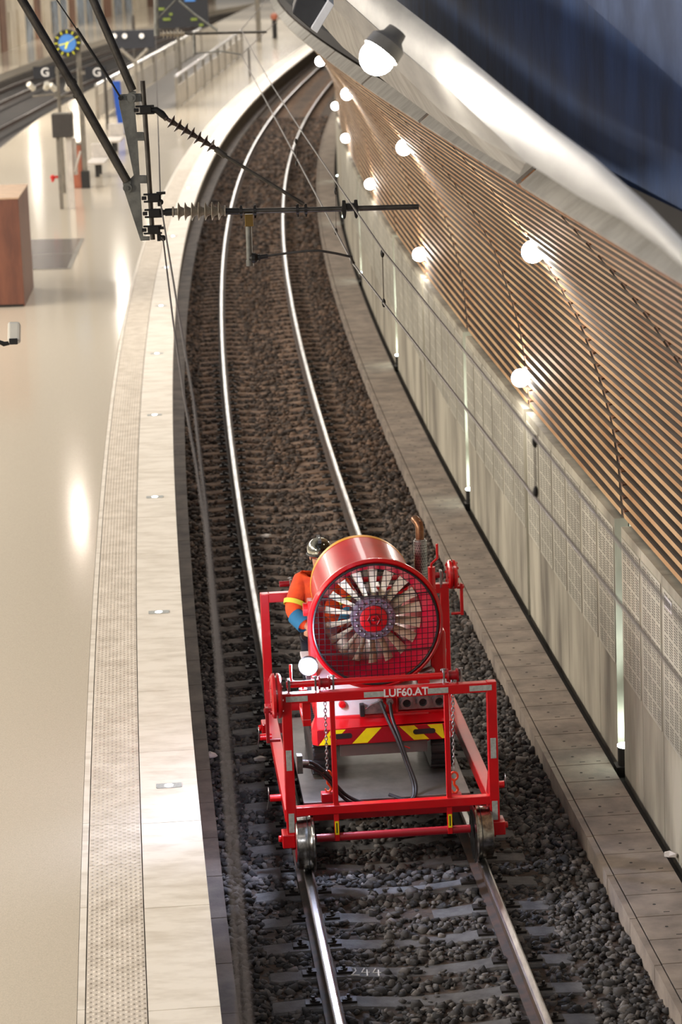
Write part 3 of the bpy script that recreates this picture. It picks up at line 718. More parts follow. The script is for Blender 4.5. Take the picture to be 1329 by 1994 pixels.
# bumper and sloping nose
m=VB(); z0,z1=.785,.93
pl=[(-.60,1.16),(-.60,1.02),(-.55,.97),(.57,.97),(.66,1.02),(.66,1.16)]
m.prism(pl,basis((0,0,z0),(1,0,0),(0,1,0),(0,0,1)),z1-z0)
m.add([(-.60,1.02,z1),(-.55,.97,z1),(.57,.97,z1),(.66,1.02,z1),(.62,1.17,1.0),(-.56,1.17,1.0),(-.60,1.16,z1),(.66,1.16,z1)],[(0,1,2,3,4,5),(0,5,6),(3,7,4)])
bp=m.build('bumper',M_red,fv)
m=VB(); m.box((-.56,.966,z0+.005),(.58,.9695,z1-.004)); m.build('bumper_stripe_ground',M_redd,bp)
for xa,sgn in ((-.44,1),(-.12,1),(.30,-1),(.55,-1)):
    m=VB(); w=.135; sh=.13*sgn; yf=.9655
    xs=[xa-w/2-sh/2,xa+w/2-sh/2,xa+w/2+sh/2,xa-w/2+sh/2]; xs=[max(-.55,min(.57,x)) for x in xs]
    m.add([(xs[0],yf,z0+.006),(xs[1],yf,z0+.006),(xs[2],yf,z1-.006),(xs[3],yf,z1-.006)]+[(xs[0],yf+.003,z0+.006),(xs[1],yf+.003,z0+.006),(xs[2],yf+.003,z1-.006),(xs[3],yf+.003,z1-.006)],[(0,1,2,3),(7,6,5,4),(0,4,5,1),(1,5,6,2),(2,6,7,3),(3,7,4,0)]); m.build('yellow_chevron',M_yell,bp)
for x in (-.35,.39):
    m=VB(); n=[(x+sx*.075+.025*math.cos(a)*1,z) for sx in (1,) for a in (0,) for z in (0,)]
    pts=[(x+ (.075 if math.cos(a)>0 else -.075)+.024*math.cos(a),z0+.08+.024*math.sin(a)) for a in np.linspace(0,2*PI,20,endpoint=False)]
    m.prism(pts,basis((0,.9655,0),(1,0,0),(0,0,1),(0,-1,0)),.003); m.build('lashing_slot',M_black,bp)
# front panel, stop button, couplings
m=VB(); m.box((-.54,1.150,.985),(.04,1.168,1.195)); fp=m.build('front_panel',M_white,fv,bevel=.004)
m=VB(); m.lathe([(0,.0),(0,.034),(-.02,.034),(-.03,.028),(-.034,0)],(-.315,1.15,1.105),(0,1,0),20); m.build('stop_button',M_red,fp,smooth=True)
m=VB(); m.box((-.60,1.1,1.225),(.64,2.42,1.262)); m.build('top_plate',M_white,fv,bevel=.006)
m=VB(); m.box((.16,1.13,.985),(.63,1.165,1.01)); m.box((.16,1.13,.985),(.18,1.165,1.20)); m.box((.61,1.13,.985),(.635,1.165,1.20)); m.build('coupling_guard',M_red,fv,bevel=.004)
m=VB(); m.box((.19,1.15,1.02),(.61,1.168,1.18)); m.build('coupling_plate',M_silver,fv)
for x in (.255,.40,.545):
    m=VB(); m.lathe([(0,.064),(-.03,.064),(-.03,.056),(-.07,.056),(-.07,.036),(-.02,.036),(-.02,0)],(x,1.15,1.095),(0,1,0),24); c_=m.build('hose_coupling',M_silver,fv,smooth=True,ang=30)
    m=VB(); m.lathe([(-.021,.035),(-.021,0)],(x,1.15,1.095),(0,1,0),20); m.build('coupling_bore',M_black,c_)
# front electrical socket block and grey bracket
m=VB(); m.box((-.165,1.06,1.0),(-.125,1.14,1.11)); m.build('socket_block',M_black,fv,bevel=.006)
m=VB(); m.prism([(-.12,1.02),(.05,1.02),(.07,1.09),(.02,1.14),(-.06,1.11),(-.12,1.07)],basis((0,1.10,0),(1,0,0),(0,0,1),(0,-1,0)),.03); m.cyl((.02,1.15,1.14),(.02,1.04,1.14),.02,14); m.build('quick_coupler',M_silver,fv,bevel=.004)
m=VB(); m.cyl((.10,1.16,1.14),(.10,1.02,1.13),.024,14); m.cyl((.10,1.06,1.13),(.10,1.04,1.13),.032,14); m.build('hydraulic_union',M_silver,fv,smooth=True)
# underbody
m=VB(); m.box((-.36,1.02,.66),(.42,1.12,.785)); m.build('underbody_beam',mat('under_grey',(96,92,92),.6,world=False),fv,bevel=.005)
# rubber tracks
for xc in (-.50,.56):
    m=VB(); pts=[]
    for a in np.linspace(-PI/2,PI/2,9): pts.append((2.15+.19*math.cos(a),.635+.19*math.sin(a)))
    for a in np.linspace(PI/2,3*PI/2,9): pts.append((1.28+.19*math.cos(a),.635+.19*math.sin(a)))
    m.prism(pts,basis((xc-.10,0,0),(0,1,0),(0,0,1),(1,0,0)),.20)
    tr=m.build('crawler_track',M_black,fv,bevel=.01)
    m=VB(); N=len(pts); per=[]
    P2=[Vector(p) for p in pts]
    for i in range(N):
        a=P2[i]; b2=P2[(i+1)%N]; L=(b2-a).length; n=max(1,int(L/.06))
        for q in range(n):
            c=a+(b2-a)*((q+.5)/n); d=(b2-a).normalized(); nn=Vector((d.y,-d.x)); m.bar((xc-.10,c.x+nn.x*.006,c.y+nn.y*.006),(xc+.10,c.x+nn.x*.006,c.y+nn.y*.006),.03,.022,up=(0,nn.x,nn.y))
    m.build('track_lug',M_black,tr)
# fan
FY,FZ=1.0,1.86; FM=DX@Matrix.Translation((-.005,FY,FZ))@Matrix.Rotation(R(1.0),4,'Z')@Matrix.Rotation(R(3.0),4,'X')
def FB(): m=MB(); m.M=FM; return m
ax=(0,1,0); O=(0,0,0)
m=FB(); m.lathe([(0,.555),(-.018,.575),(0,.598),(.03,.598),(.30,.50),(.30,.46),(.05,.55)],O,ax,72,closed=True); m.build('fan_cone',M_red,fv,smooth=True,ang=40)
m=FB(); m.lathe([(.30,.505),(.33,.505),(.33,.462),(1.24,.462),(1.24,.445),(.30,.445)],O,ax,72,closed=True); dr=m.build('fan_drum',M_red,fv,smooth=True,ang=40)
m=FB(); m.lathe([(1.18,.4645),(1.245,.4645),(1.245,.461),(1.18,.461)],O,ax,72,closed=True); m.build('yellow_edge',mat('edge_yellow',(240,170,30),.4,world=False),dr,smooth=True)
m=FB(); m.lathe([(.05,.55),(.20,.446),(.60,.440),(.60,.444),(.20,.452)],O,ax,64,closed=True); m.build('inner_duct',mat('duct_red',(196,14,52),.35,world=False,c2=(170,10,40)),fv,smooth=True)
m=FB(); m.tube([(.549*math.cos(a),-.014,.549*math.sin(a)) for a in np.linspace(0,2*PI,72,endpoint=False)],.011,8,closed=True); gr=m.build('guard_ring',M_mesh,fv,smooth=True)
m=FB(); n=11; sp=.0505
for k in range(-n,n+1):
    u=k*sp; h=math.sqrt(max(0,.546**2-u*u))
    if h<.05: continue
    bow=lambda a:-.018-.03*(1-a*a)
    m.tube([(u,bow(t),h*t) for t in np.linspace(-1,1,9)],.0031,5); m.tube([(h*t,bow(t)-.004,u) for t in np.linspace(-1,1,9)],.0031,5)
for z in (.27,-.24): h=math.sqrt(.546**2-z*z); m.tube([(h*t,-.022-.03*(1-t*t),z) for t in np.linspace(-1,1,9)],.006,6)
m.build('guard_grille',M_mesh,gr)
m=FB(); m.lathe([(.16,.0),(.16,.115),(.15,.125),(.15,.19),(.17,.20),(.34,.20),(.34,0)],O,ax,48); hb=m.build('fan_hub',M_hub,fv,smooth=True,ang=30)
m=FB(); m.lathe([(.13,0),(.13,.10),(.14,.122),(.162,.124)],O,ax,40); m.build('hub_cap',M_red,hb,smooth=True)
m=FB(); m.tube([(.055*math.cos(a),.125,.055*math.sin(a)) for a in np.linspace(0,2*PI,6,endpoint=False)],.008,6,closed=True); m.sphere((0,.125,0),.018,10,8); m.build('cap_bolts',M_redd,hb)
for k in range(18):
    a=2*PI*k/18; m=FB(); m.sphere((.158*math.cos(a),.145,.158*math.sin(a)),.013,8,6); m.build('hub_bolt',M_silver,hb,smooth=True)
for k in range(18):
    a=2*PI*(k+.35)/18; er=Vector((math.cos(a),0,math.sin(a))); et=Vector((-math.sin(a),0,math.cos(a))); ey=Vector((0,1,0))
    m=FB(); v=[];f=[]; secs=7
    for i in range(secs):
        q=i/(secs-1); r=.195+(.432-.195)*q; tw=R(52-22*q); w=.072+.022*q; 
        c=er*r+ey*.235+et*(.012*math.sin(q*2)); d=et*math.cos(tw)+ey*math.sin(tw); n_=ey*math.cos(tw)-et*math.sin(tw)
        for u,th in ((-.5,0),(-.2,.008),(.2,.007),(.5,0),(.2,-.003),(-.2,-.002)): v.append(c+d*u*w+n_*(th-.01*math.cos(u*PI)))
    for i in range(secs-1):
        for j in range(6): f.append((i*6+j,i*6+(j+1)%6,(i+1)*6+(j+1)%6,(i+1)*6+j))
    f+=[tuple(range(5,-1,-1)),tuple((secs-1)*6+j for j in range(6))]
    m.add(v,f); m.build('fan_blade',M_blade,fv,smooth=True,ang=50)
# stator struts and motor seen through the blades
m=FB()
for a in (.5,2.1,3.9,5.4): m.bar((0,.55,0),(.44*math.cos(a),.55,.44*math.sin(a)),.03,.12,up=(0,1,0))
m.lathe([(.36,0),(.36,.14),(.75,.14),(.75,0)],O,ax,24); m.build('motor_mount',M_redd,fv)
# yoke arms
for sx in (-1,1):
    m=VB(); m.prism([(1.45,1.0),(1.85,1.0),(1.72,1.95),(1.58,1.95)],basis((sx*.53 if sx>0 else -.56,0,0),(0,1,0),(0,0,1),(1,0,0)),.05); m.cyl((sx*.50,1.65,1.86),(sx*.60,1.65,1.86),.06,20); m.build('yoke_arm',M_red,fv,bevel=.006)
m=VB(); m.cyl((.10,1.6,1.25),(.10,1.6,1.42),.26,32); m.build('turntable',M_red,fv,smooth=True)
m=VB(); m.box((.50,1.25,1.26),(.64,2.35,1.70)); m.build('side_cowl',M_red,fv,bevel=.03)
# exhaust
m=VB(); ex=(.53,2.15); m.cyl((ex[0],ex[1],1.62),(ex[0],ex[1],2.32),.062,26); m.cyl((ex[0],ex[1],2.32),(ex[0],ex[1],2.335),.052,24); es=m.build('exhaust_silencer',M_silver,fv,smooth=True)
m=VB()
for i in range(26):
    for k in range(18):
        a=2*PI*(k+(i%2)*.5)/18; c=Vector((ex[0]+.0625*math.cos(a),ex[1]+.0625*math.sin(a),1.66+i*.025)); nn=Vector((math.cos(a),math.sin(a),0))
        if nn.y<.3: t_=Vector((-nn.y,nn.x,0)); r=.0065; b0=[c+t_*r,c+Vector((0,0,r)),c-t_*r,c-Vector((0,0,r))]; m.add(b0,[(0,1,2,3)])
m.build('perforation',M_black,es,flip=False)
m=VB(); m.tube([(ex[0],ex[1],2.33),(ex[0],ex[1],2.44),(ex[0]-.005,ex[1]+.015,2.475),(ex[0]-.02,ex[1]+.05,2.495),(ex[0]-.03,ex[1]+.10,2.50)],.040,18); m.build('exhaust_pipe',mat('scorched_pipe',(150,112,82),.35,metal=.8,c2=(112,76,56),nscale=9,world=False),fv,smooth=True)
m=VB(); m.tube([(.40,1.3,1.29),(.50,1.28,1.33),(.60,1.34,1.36),(.62,1.45,1.46),(.58,1.5,1.55)],.045,16); m.build('air_hose',M_silver,fv,smooth=True)
m=VB(); m.box((.36,1.10,1.26),(.47,1.2,1.34)); m.build('hose_clamp_block',M_red,fv,bevel=.01)
# hydraulic hoses to the deck
def hose(pts,r,nm='hydraulic_hose',mt=None):
    P_=[Vector(p) for p in pts]; out=[]
    for i in range(len(P_)-1):
        a,b2=P_[i],P_[i+1]; pa_=P_[i-1] if i else a; pb=P_[i+2] if i+2<len(P_) else b2
        for q in range(6):
            t=q/6; out.append(.5*((2*a)+(-pa_+b2)*t+(2*pa_-5*a+4*b2-pb)*t*t+(-pa_+3*a-3*b2+pb)*t**3))
    out.append(P_[-1]); m=VB(); m.tube(out,r,10); return m.build(nm,mt or M_black,fv,smooth=True)
for d in (0,.045):
    hose([(.02+d*1.8,1.04,1.13),(.06+d,.90,1.02),(.13+d*.6,.78,.86),(.19+d*.4,.70,.68),(.24+d*.5,.60,.50),(.22+d*.3,.50,.41),(.14+d*.3,.50,.40),(.02,.56,.435)],.0155)
    hose([(-.76,.12,.93-d),(-.66,.14,.90-d),(-.55,.16,.80-d),(-.46,.22,.66-d),(-.36,.3,.53-d),(-.22,.36,.44-d),(-.08,.42,.40-d)],.0155)
m=VB(); m.box((-.80,.04,.84),(-.75,.12,1.0)); m.cyl((-.76,.08,.93),(-.70,.10,.915),.022,12); m.build('hose_manifold',M_silver,fv,bevel=.004)
hose([(.13,.80,.86),(.15,.76,.78),(.20,.74,.70),(.17,.76,.80),(.24,.8,.77)],.006,'red_tie',M_red)
# work lamp
lp=mloc(601,1297,.70); m=VB(); m.cyl(lp+Vector((0,.03,0)),lp-Vector((0,.02,0)),.085,24); m.box(lp+Vector((-.02,.02,-.3)),lp+Vector((.02,.05,0))); wl=m.build('work_lamp',M_black,fv,smooth=True)
m=VB(); m.sphere(lp-Vector((0,.025,0)),.075,20,12,(1,.35,1)); m.build('lamp_glass',M_lit4,wl,smooth=True)
for off,rx,ang,E in (((0,-.12,0),R(68),150,130),):
    l=bpy.data.lights.new('work_lamp_light','SPOT'); l.energy=E; l.color=(.62,.72,1); l.spot_size=R(ang); l.spot_blend=.6; l.shadow_soft_size=.07
    q=bpy.data.objects.new('work_lamp_light',l); COL.objects.link(q); q.matrix_world=MW@Matrix.Translation(lp+Vector(off))@Matrix.Rotation(rx,4,'X')@Matrix.Rotation(PI,4,'Y')@Matrix.Rotation(0,4,'Z')
    q.rotation_euler=(R(60),0,WR+PI)
l=bpy.data.lights.new('work_lamp_flood','POINT'); l.energy=75; l.color=(.72,.78,1); l.shadow_soft_size=.08
q=bpy.data.objects.new('work_lamp_flood',l); COL.objects.link(q); q.location=MW@(lp+Vector((-.13,-.05,.04)))

# ================================================================== PERSON behind the fan
def skinned(name,V,Ed,mt,parent,sub=2,root=0):
    me=bpy.data.meshes.new(name); names=list(V); me.from_pydata([V[k][0] for k in names],[(names.index(a),names.index(b_)) for a,b_ in Ed],[])
    o=bpy.data.objects.new(name,me); COL.objects.link(o)
    o.modifiers.new('s','SKIN'); 
    for i,k in enumerate(names):
        r=V[k][1]; r=(r,r) if isinstance(r,(int,float)) else r; me.skin_vertices[0].data[i].radius=r; me.skin_vertices[0].data[i].use_root=(i==root)
    sm=o.modifiers.new('d','SUBSURF'); sm.levels=sub; sm.render_levels=sub
    m2=bpy.data.meshes.new_from_object(o.evaluated_get(bpy.context.evaluated_depsgraph_get())); bpy.data.objects.remove(o)
    m2.materials.clear(); m2.materials.append(mt); m2.name=name
    m2.polygons.foreach_set('use_smooth',[True]*len(m2.polygons))
    q=bpy.data.objects.new(name,m2); COL.objects.link(q); q.parent=parent; return q
PX,PY=-.37,2.66
ps=thing('person','person in orange jacket with blue cuff and clear silver helmet, standing behind the big fan','person',MW@Vector((PX,PY,.42)),WR)
# local: facing -Y (towards the camera), slightly bent over the machine
J={'pelvis':((0,.05,.93),(.15,.11)),'waist':((0,.03,1.08),(.145,.105)),'chest':((0,-.02,1.30),(.17,.125)),'neckb':((0,-.05,1.50),(.075,.07)),'neck':((0,-.07,1.57),.056),'jaw':((0,-.10,1.65),(.075,.085)),'skull':((0,-.09,1.745),(.085,.095)),
 'shL':((-.185,-.02,1.455),.075),'elL':((-.27,-.16,1.20),.050),'wrL':((-.13,-.36,1.08),.032),'paL':((-.09,-.42,1.06),(.034,.018)),
 'shR':((.185,-.02,1.455),.075),'elR':((.27,-.13,1.20),.050),'wrR':((.16,-.34,1.06),.032),'paR':((.12,-.40,1.04),(.034,.018)),
 'hipL':((-.10,.05,.86),.105),'knL':((-.12,.02,.48),.062),'anL':((-.12,.06,.10),.042),'toL':((-.13,-.10,.045),.036),
 'hipR':((.10,.05,.86),.105),'knR':((.12,.02,.48),.062),'anR':((.12,.06,.10),.042),'toR':((.13,-.10,.045),.036)}
ED=[('pelvis','waist'),('waist','chest'),('chest','neckb'),('neckb','neck'),('neck','jaw'),('jaw','skull'),('chest','shL'),('shL','elL'),('elL','wrL'),('wrL','paL'),('chest','shR'),('shR','elR'),('elR','wrR'),('wrR','paR'),('pelvis','hipL'),('hipL','knL'),('knL','anL'),('anL','toL'),('pelvis','hipR'),('hipR','knR'),('knR','anR'),('anR','toR')]
for sd in 'LR':
    p=Vector(J['pa'+sd][0]); dx=1 if sd=='L' else -1
    for i,(ox,L) in enumerate(((-.027,.055),(-.009,.066),(.009,.062),(.026,.048))):
        a=p+Vector((ox,-.028,-.004)); J['f%s%d'%(sd,i)]=(a,.0105); J['g%s%d'%(sd,i)]=(a+Vector((0,-L*.55,-.012)),.0092); J['h%s%d'%(sd,i)]=(a+Vector((0,-L*.85,-.036)),.0078)
        ED+= [('pa'+sd,'f%s%d'%(sd,i)),('f%s%d'%(sd,i),'g%s%d'%(sd,i)),('g%s%d'%(sd,i),'h%s%d'%(sd,i))]
    a=p+Vector((dx*.036,.002,-.008)); J['t'+sd]=(a,.0115); J['u'+sd]=(a+Vector((dx*.014,-.032,-.014)),.0095); ED+=[('pa'+sd,'t'+sd),('t'+sd,'u'+sd)]
skinned('body',J,ED,M_skin,ps)
m=MB(); m.add([(-.012,-.188,1.70),(.012,-.188,1.70),(.016,-.20,1.665),(-.016,-.20,1.665),(0,-.215,1.672)],[(0,1,4),(1,2,4),(2,3,4),(3,0,4)]); m.build('nose',M_skin,ps)
for sx in (-1,1): m=MB(); m.sphere((sx*.031,-.183,1.715),.012,10,8); m.build('eye',M_white,ps,smooth=True)
m=MB(); m.tube([(-.025,-.184,1.625),(0,-.190,1.622),(.025,-.184,1.625)],.006,6); m.build('mouth',M_redd,ps)
for sx in (-1,1): m=MB(); m.sphere((sx*.086,-.085,1.70),.028,10,8,(.35,.7,1)); m.build('ear',M_skin,ps,smooth=True)
K={k:J[k] for k in ('waist','chest','neckb','shL','elL','shR','elR')}
K={'hem':((0,.05,.88),(.19,.15)),'waist':(J['waist'][0],(.185,.145)),'chest':(J['chest'][0],(.215,.165)),'col':((0,-.05,1.50),(.10,.09)),
 'shL':((-.20,-.02,1.45),.105),'elL':((-.285,-.16,1.20),.082),'wrL':((-.16,-.33,1.09),.058),'shR':((.20,-.02,1.45),.105),'elR':((.285,-.13,1.20),.082),'wrR':((.185,-.31,1.07),.058)}
jk=skinned('jacket',K,[('hem','waist'),('waist','chest'),('chest','col'),('chest','shL'),('shL','elL'),('elL','wrL'),('chest','shR'),('shR','elR'),('elR','wrR')],M_orange,ps)
def band(a,b_,t,r,w,mt,nm):
    a=Vector(a);b_=Vector(b_);d=(b_-a).normalized();c=a+(b_-a)*t; m=MB(); m.lathe([(-w,r-.004),(-w,r),(w,r*.96),(w,r*.96-.004)],c,d,24,closed=True); m.build(nm,mt,jk,smooth=True)
for sd in 'LR':
    band(K['sh'+sd][0],K['el'+sd][0],.70,.101,.022,M_hiv,'yellow_band'); band(K['el'+sd][0],K['wr'+sd][0],.55,.082,.075,M_bluf,'blue_cuff')
m=MB(); m.lathe([(-.03,.0),(-.03,.205),(.03,.205),(.03,.0)],(0,.02,1.12),(0,.03,1),28); 
skinned('trousers',{'p':((0,.05,.93),(.165,.13)),'hL':((-.10,.05,.84),.12),'kL':((-.12,.02,.48),.085),'aL':((-.12,.06,.12),.07),'hR':((.10,.05,.84),.12),'kR':((.12,.02,.48),.085),'aR':((.12,.06,.12),.07)},[('p','hL'),('hL','kL'),('kL','aL'),('p','hR'),('hR','kR'),('kR','aR')],M_navy,ps)
for sx in (-1,1): skinned('boot',{'a':((sx*.12,.07,.14),.065),'h':((sx*.12,.08,.05),.052),'t':((sx*.13,-.11,.042),.045)},[('a','h'),('h','t')],M_black,ps)
M_helm=mat('helmet_silver',(188,186,170),.12,metal=.85,c2=(70,70,64),nscale=7,world=False,contrast=(.42,.58))
m=MB(); m.sphere((0,-.09,1.775),.135,28,16,(.86,1.02,.80)); hm=m.build('helmet',M_helm,ps,smooth=True)
m=MB(); m.tube([(.128*math.cos(a)*.92,-.09+.145*math.sin(a),1.735) for a in np.linspace(0,2*PI,32,endpoint=False)],.008,6,closed=True); m.bar((0,-.20,1.865),(0,.02,1.87),.03,.03); m.build('helmet_rim',M_black,hm,smooth=True)

# ================================================================== OVERHEAD LINE
DB=22.6; PM=FPX/DB
def b1(px,py,dy=0): p=at(px,py,DB); return p+Vector((0,dy,0))
cb=thing('catenary_bracket','dark steel overhead line bracket with two ribbed insulators and long horizontal tube','catenary bracket',b1(285,330))
CBI=Matrix.Translation(-cb.location)
def CB(): m=MB(); m.M=CBI; return m
def poly_plate(pts,y0,th): 
    m=CB(); m.prism([(p.x,p.z) for p in (b1(*q) for q in pts)],basis((0,DB+y0+th,0),(1,0,0),(0,0,1),(0,-1,0)),th); return m
m=poly_plate([(231,184),(262,182),(262,200),(268,270),(273,355),(279,460),(292,460),(292,468),(274,468.6),(242,371),(239,356),(251,351),(260.5,341),(232,202)],-.008,.016)
for q in ([(261,182),(279,182),(279,197),(262,199)],[(266,257),(283,257),(284,274),(268,274)],[(271,341),(289,341),(290,357),(273,357)]):
    m.prism([(p.x,p.z) for p in (b1(*k) for k in q)],basis((0,DB+.008,0),(1,0,0),(0,0,1),(0,-1,0)),.016)
m.build('gusset_plate',M_gal,cb,bevel=.002)
m=CB(); m.tube([b1(278,157,-.02),b1(288,300,-.02),b1(298,466,-.02)],.021,14); m.build('upright_tube',M_tube,cb,smooth=True)
for pts,r,lug in (([(248,352),(150,178),(38,-10),(-60,-175)],.037,(249,365)),([(259,176),(180,-5),(120,-140)],.035,(257,190))):
    m=CB(); m.tube([b1(*q,-.03) for q in pts],r,18); q_=m.build('support_tube',M_tube,cb,smooth=True)
    m=CB(); c=b1(*lug,-.03); e=b1(*pts[0],-.03); m.bar(e,c,.012,.062,up=(1,0,0)); m.cyl(c-Vector((0,.02,0)),c+Vector((0,.02,0)),.038,20); m.cyl(c-Vector((0,.035,0)),c-Vector((0,.02,0)),.016,6); m.build('end_lug',M_gal,q_)
m=CB(); p=b1(140,160,-.03); e=b1(150,180,-.03); d=(e-p).normalized(); m.cyl(p-d*.02,p+d*.02,.044,18); m.cyl(p+d*.10,p+d*.13,.042,18); m.build('tube_collar',M_tube,cb,smooth=True)
m=CB(); m.tube([b1(236,190,-.05),b1(217,158,-.05)],.008,8); m.tube([b1(218,160,-.05),b1(150,55,-.05)],.013,8); m.tube([b1(150,56,-.05),b1(112,0,-.05),b1(60,-80,-.05)],.006,6); m.cyl(b1(236,190,-.07),b1(236,190,0),.02,12); m.build('stay_rod',M_fit,cb,smooth=True)
for (x,y) in ((285,213),(300,384),(302,414),(300,446)):
    m=CB(); c=b1(x,y,-.02); m.box(c-Vector((.05,.045,.028)),c+Vector((.045,.045,.028))); 
    for dz in (-.03,.03): m.cyl(c+Vector((-.085,-.03,dz)),c+Vector((.07,-.03,dz)),.010,6)
    m.cyl(c+Vector((-.1,-.03,0)),c+Vector((-.06,-.03,0)),.018,6); m.build('tube_clamp',M_fit,cb,bevel=.004)
for (x,y,wx,wy) in ((310,378,313,393),(309,446,318,463)):
    m=CB(); c=b1(x,y,-.02); m.box(c+Vector((-.02,-.02,-.0)),c+Vector((.055,.02,.022))); m.bar(c+Vector((0,0,0)),c+Vector((0,0,-.10)),.014,.03); w_=b1(wx,wy,-.02); m.sphere(w_,.026,10,8); m.bar(c+Vector((-.01,0,-.03)),w_,.02,.02); m.build('feeder_clamp',M_fit,cb,bevel=.003)
def insul(p0,p1,n,R_,rc,mt,par,Cf):
    d=(p1-p0); L=d.length; pr=[(0,0),(0,rc*1.5),(.03*L,rc*1.5),(.03*L,rc)]
    for i in range(n):
        t=L*(.06+.88*(i+.3)/n); st=L*.88/n; pr+=[(t,rc),(t+st*.10,R_*.97),(t+st*.16,R_),(t+st*.45,rc*1.5)]
    pr+=[(L*.97,rc),(L*.97,rc*1.5),(L,rc*1.5),(L,0)]
    m=Cf(); m.lathe(pr,p0,d,28); return m.build('ribbed_insulator',mt,par,smooth=True,ang=40)
m=CB(); m.tube([b1(288,215,-.02),b1(305,214,-.02),b1(316,222,-.02),b1(326,232,-.02)],[.03,.028,.03,.02],12); m.build('insulator_fork',M_fit,cb,smooth=True)
insul(b1(322,229,-.02),b1(424,291,-.02),7,.062,.016,M_insd,cb,CB)
m=CB(); m.cyl(b1(420,289,-.02),b1(440,304,-.02),.026,12); m.tube([b1(434,300,-.02),b1(592,397,-.02)],.0155,10); m.build('diagonal_rod',M_tube,cb,smooth=True)
m=CB(); m.cyl(b1(306,414,-.02),b1(345,412,-.02),.024,14); m.cyl(b1(322,413,-.02),b1(340,412,-.02),.032,14); m.build('insulator_socket',M_fit,cb,smooth=True)
insul(b1(336,412,-.02),b1(440,410,-.02),7,.078,.030,M_insl,cb,CB)
m=CB(); m.cyl(b1(436,411,-.02),b1(466,411,-.02),.029,14); m.build('insulator_cap',M_fit,cb,smooth=True)
m=CB(); m.tube([b1(462,411,-.02),b1(640,407,-.02),b1(816,402,-.02)],.0225,16); m.build('cantilever_tube',M_tube,cb,smooth=True)
for x in (470,497,580,596):
    y=411-(x-462)*.0254; m=CB(); c=b1(x,y,-.02); m.cyl(c-Vector((.012,0,0)),c+Vector((.012,0,0)),.042,14); m.cyl(c+Vector((0,0,-.06)),c+Vector((0,0,.05)),.010,6); m.build('tube_clamp',M_fit,cb)
m=CB(); c=b1(683,402,-.02)
for dx in (-.055,.045): m.prism([(-.012,-.085),(0,-.10),(.012,-.085),(.022,-.02),(.014,.06),(-.014,.06),(-.022,-.02)],basis(c+Vector((dx,-.03,0)),(1,0,0),(0,0,1),(0,-1,0)),.02); m.cyl(c+Vector((dx,-.05,.045)),c+Vector((dx,.03,.045)),.012,8)
m.box(c+Vector((-.07,-.035,-.02)),c+Vector((.06,.035,.03))); m.build('messenger_clamp',M_fit,cb,bevel=.003)
m=CB(); m.box(b1(478,440,-.055),b1(493,416,.015)); m.build('drop_bracket',M_brass,cb,bevel=.004)
m=CB(); m.tube([b1(484.5,430,-.02),b1(487,512,-.02)],.027,14); m.cyl(b1(487,506,-.02),b1(487.5,517,-.02),.033,14); m.build('drop_tube',M_gal,cb,smooth=True)
m=CB(); c=b1(494,502,-.02); m.sphere(c,.045,10,8); m.cyl(b1(494,502,-.02),b1(522,498,-.02),.020,10); m.cyl(b1(503,501,-.02),b1(507,500.5,-.02),.028,10); m.build('arm_hinge',M_fit,cb)
m=CB(); m.tube([b1(520,498,-.02),b1(563,492,-.02),b1(600,488,-.02),b1(622,487.5,-.02),b1(655,493,-.02),b1(686,500,-.02)],.0105,8); m.tube([b1(684,499,-.02),b1(686,506,-.02),b1(688,513,-.02)],[.014,.012,.02],8); m.build('steady_arm',M_tube,cb,smooth=True)
# second, distant bracket
DC=54.0
def b2(px,py,dy=0): p=at(px,py,DC); return p+Vector((0,dy,0))
c2=thing('catenary_bracket','distant blurred overhead line bracket with pale insulator above the island platform','catenary bracket',b2(304,60))
CBI2=Matrix.Translation(-c2.location)
def CC(): m=MB(); m.M=CBI2; return m
m=CC(); m.tube([b2(303,-40),b2(305,70)],.05,10); m.build('upright_tube',M_gal,c2,smooth=True)
insul(b2(312,67),b2(360,66),6,.085,.03,M_insl,c2,CC)
m=CC(); m.tube([b2(358,66),b2(520,62)],.028,10); m.build('cantilever_tube',M_tube,c2,smooth=True)
m=CC(); m.tube([b2(348,1),b2(380,28),b2(424,60)],.022,8); m.tube([b2(304,40),b2(342,0)],.018,8); m.build('diagonal_rod',M_gal,c2,smooth=True)
m=CC(); m.tube([b2(378,66),b2(379,106)],.03,8); m.tube([b2(379,104),b2(430,100),b2(470,106)],.014,8); m.build('steady_arm',M_gal,c2,smooth=True)
# wires
Bc1=b1(688,513,-.02); Bm1=b1(683,395,-.02); Bc2=b2(470,107); Bm2=b2(470,58)
Nc=at(1213,1181,11.25); Nm=at(1206,1058,11.1); 
def ext(a,b_,t): return b_+(b_-a)*t
P3c=Bc2+Vector((1.0,40,.05)); P3m=Bm2+Vector((.3,40,.1))
Xc=ext(Bc1,Nc,.35); Xm=ext(at(1040,850,13.4),Nm,1.2)
m=MB(); m.tube([P3c,Bc2,Bc1,at(1040,966,13.45),Nc,Xc],.0095,6); tag(m.build('contact_wire',M_wire,smooth=True),'lower copper contact wire crossing the track diagonally','wire')
m=MB(); mid=(Bm1+Bm2)/2-Vector((0,0,.10)); m.tube([P3m,Bm2,Bm2*.75+Bm1*.25-Vector((0,0,.07)),mid,Bm1*.75+Bm2*.25-Vector((0,0,.07)),Bm1,at(748,490,20.2),at(1040,850,13.4),Nm,Xm],.0085,6); tag(m.build('messenger_wire',M_wire,smooth=True),'upper messenger wire held by the long bracket tube','wire')
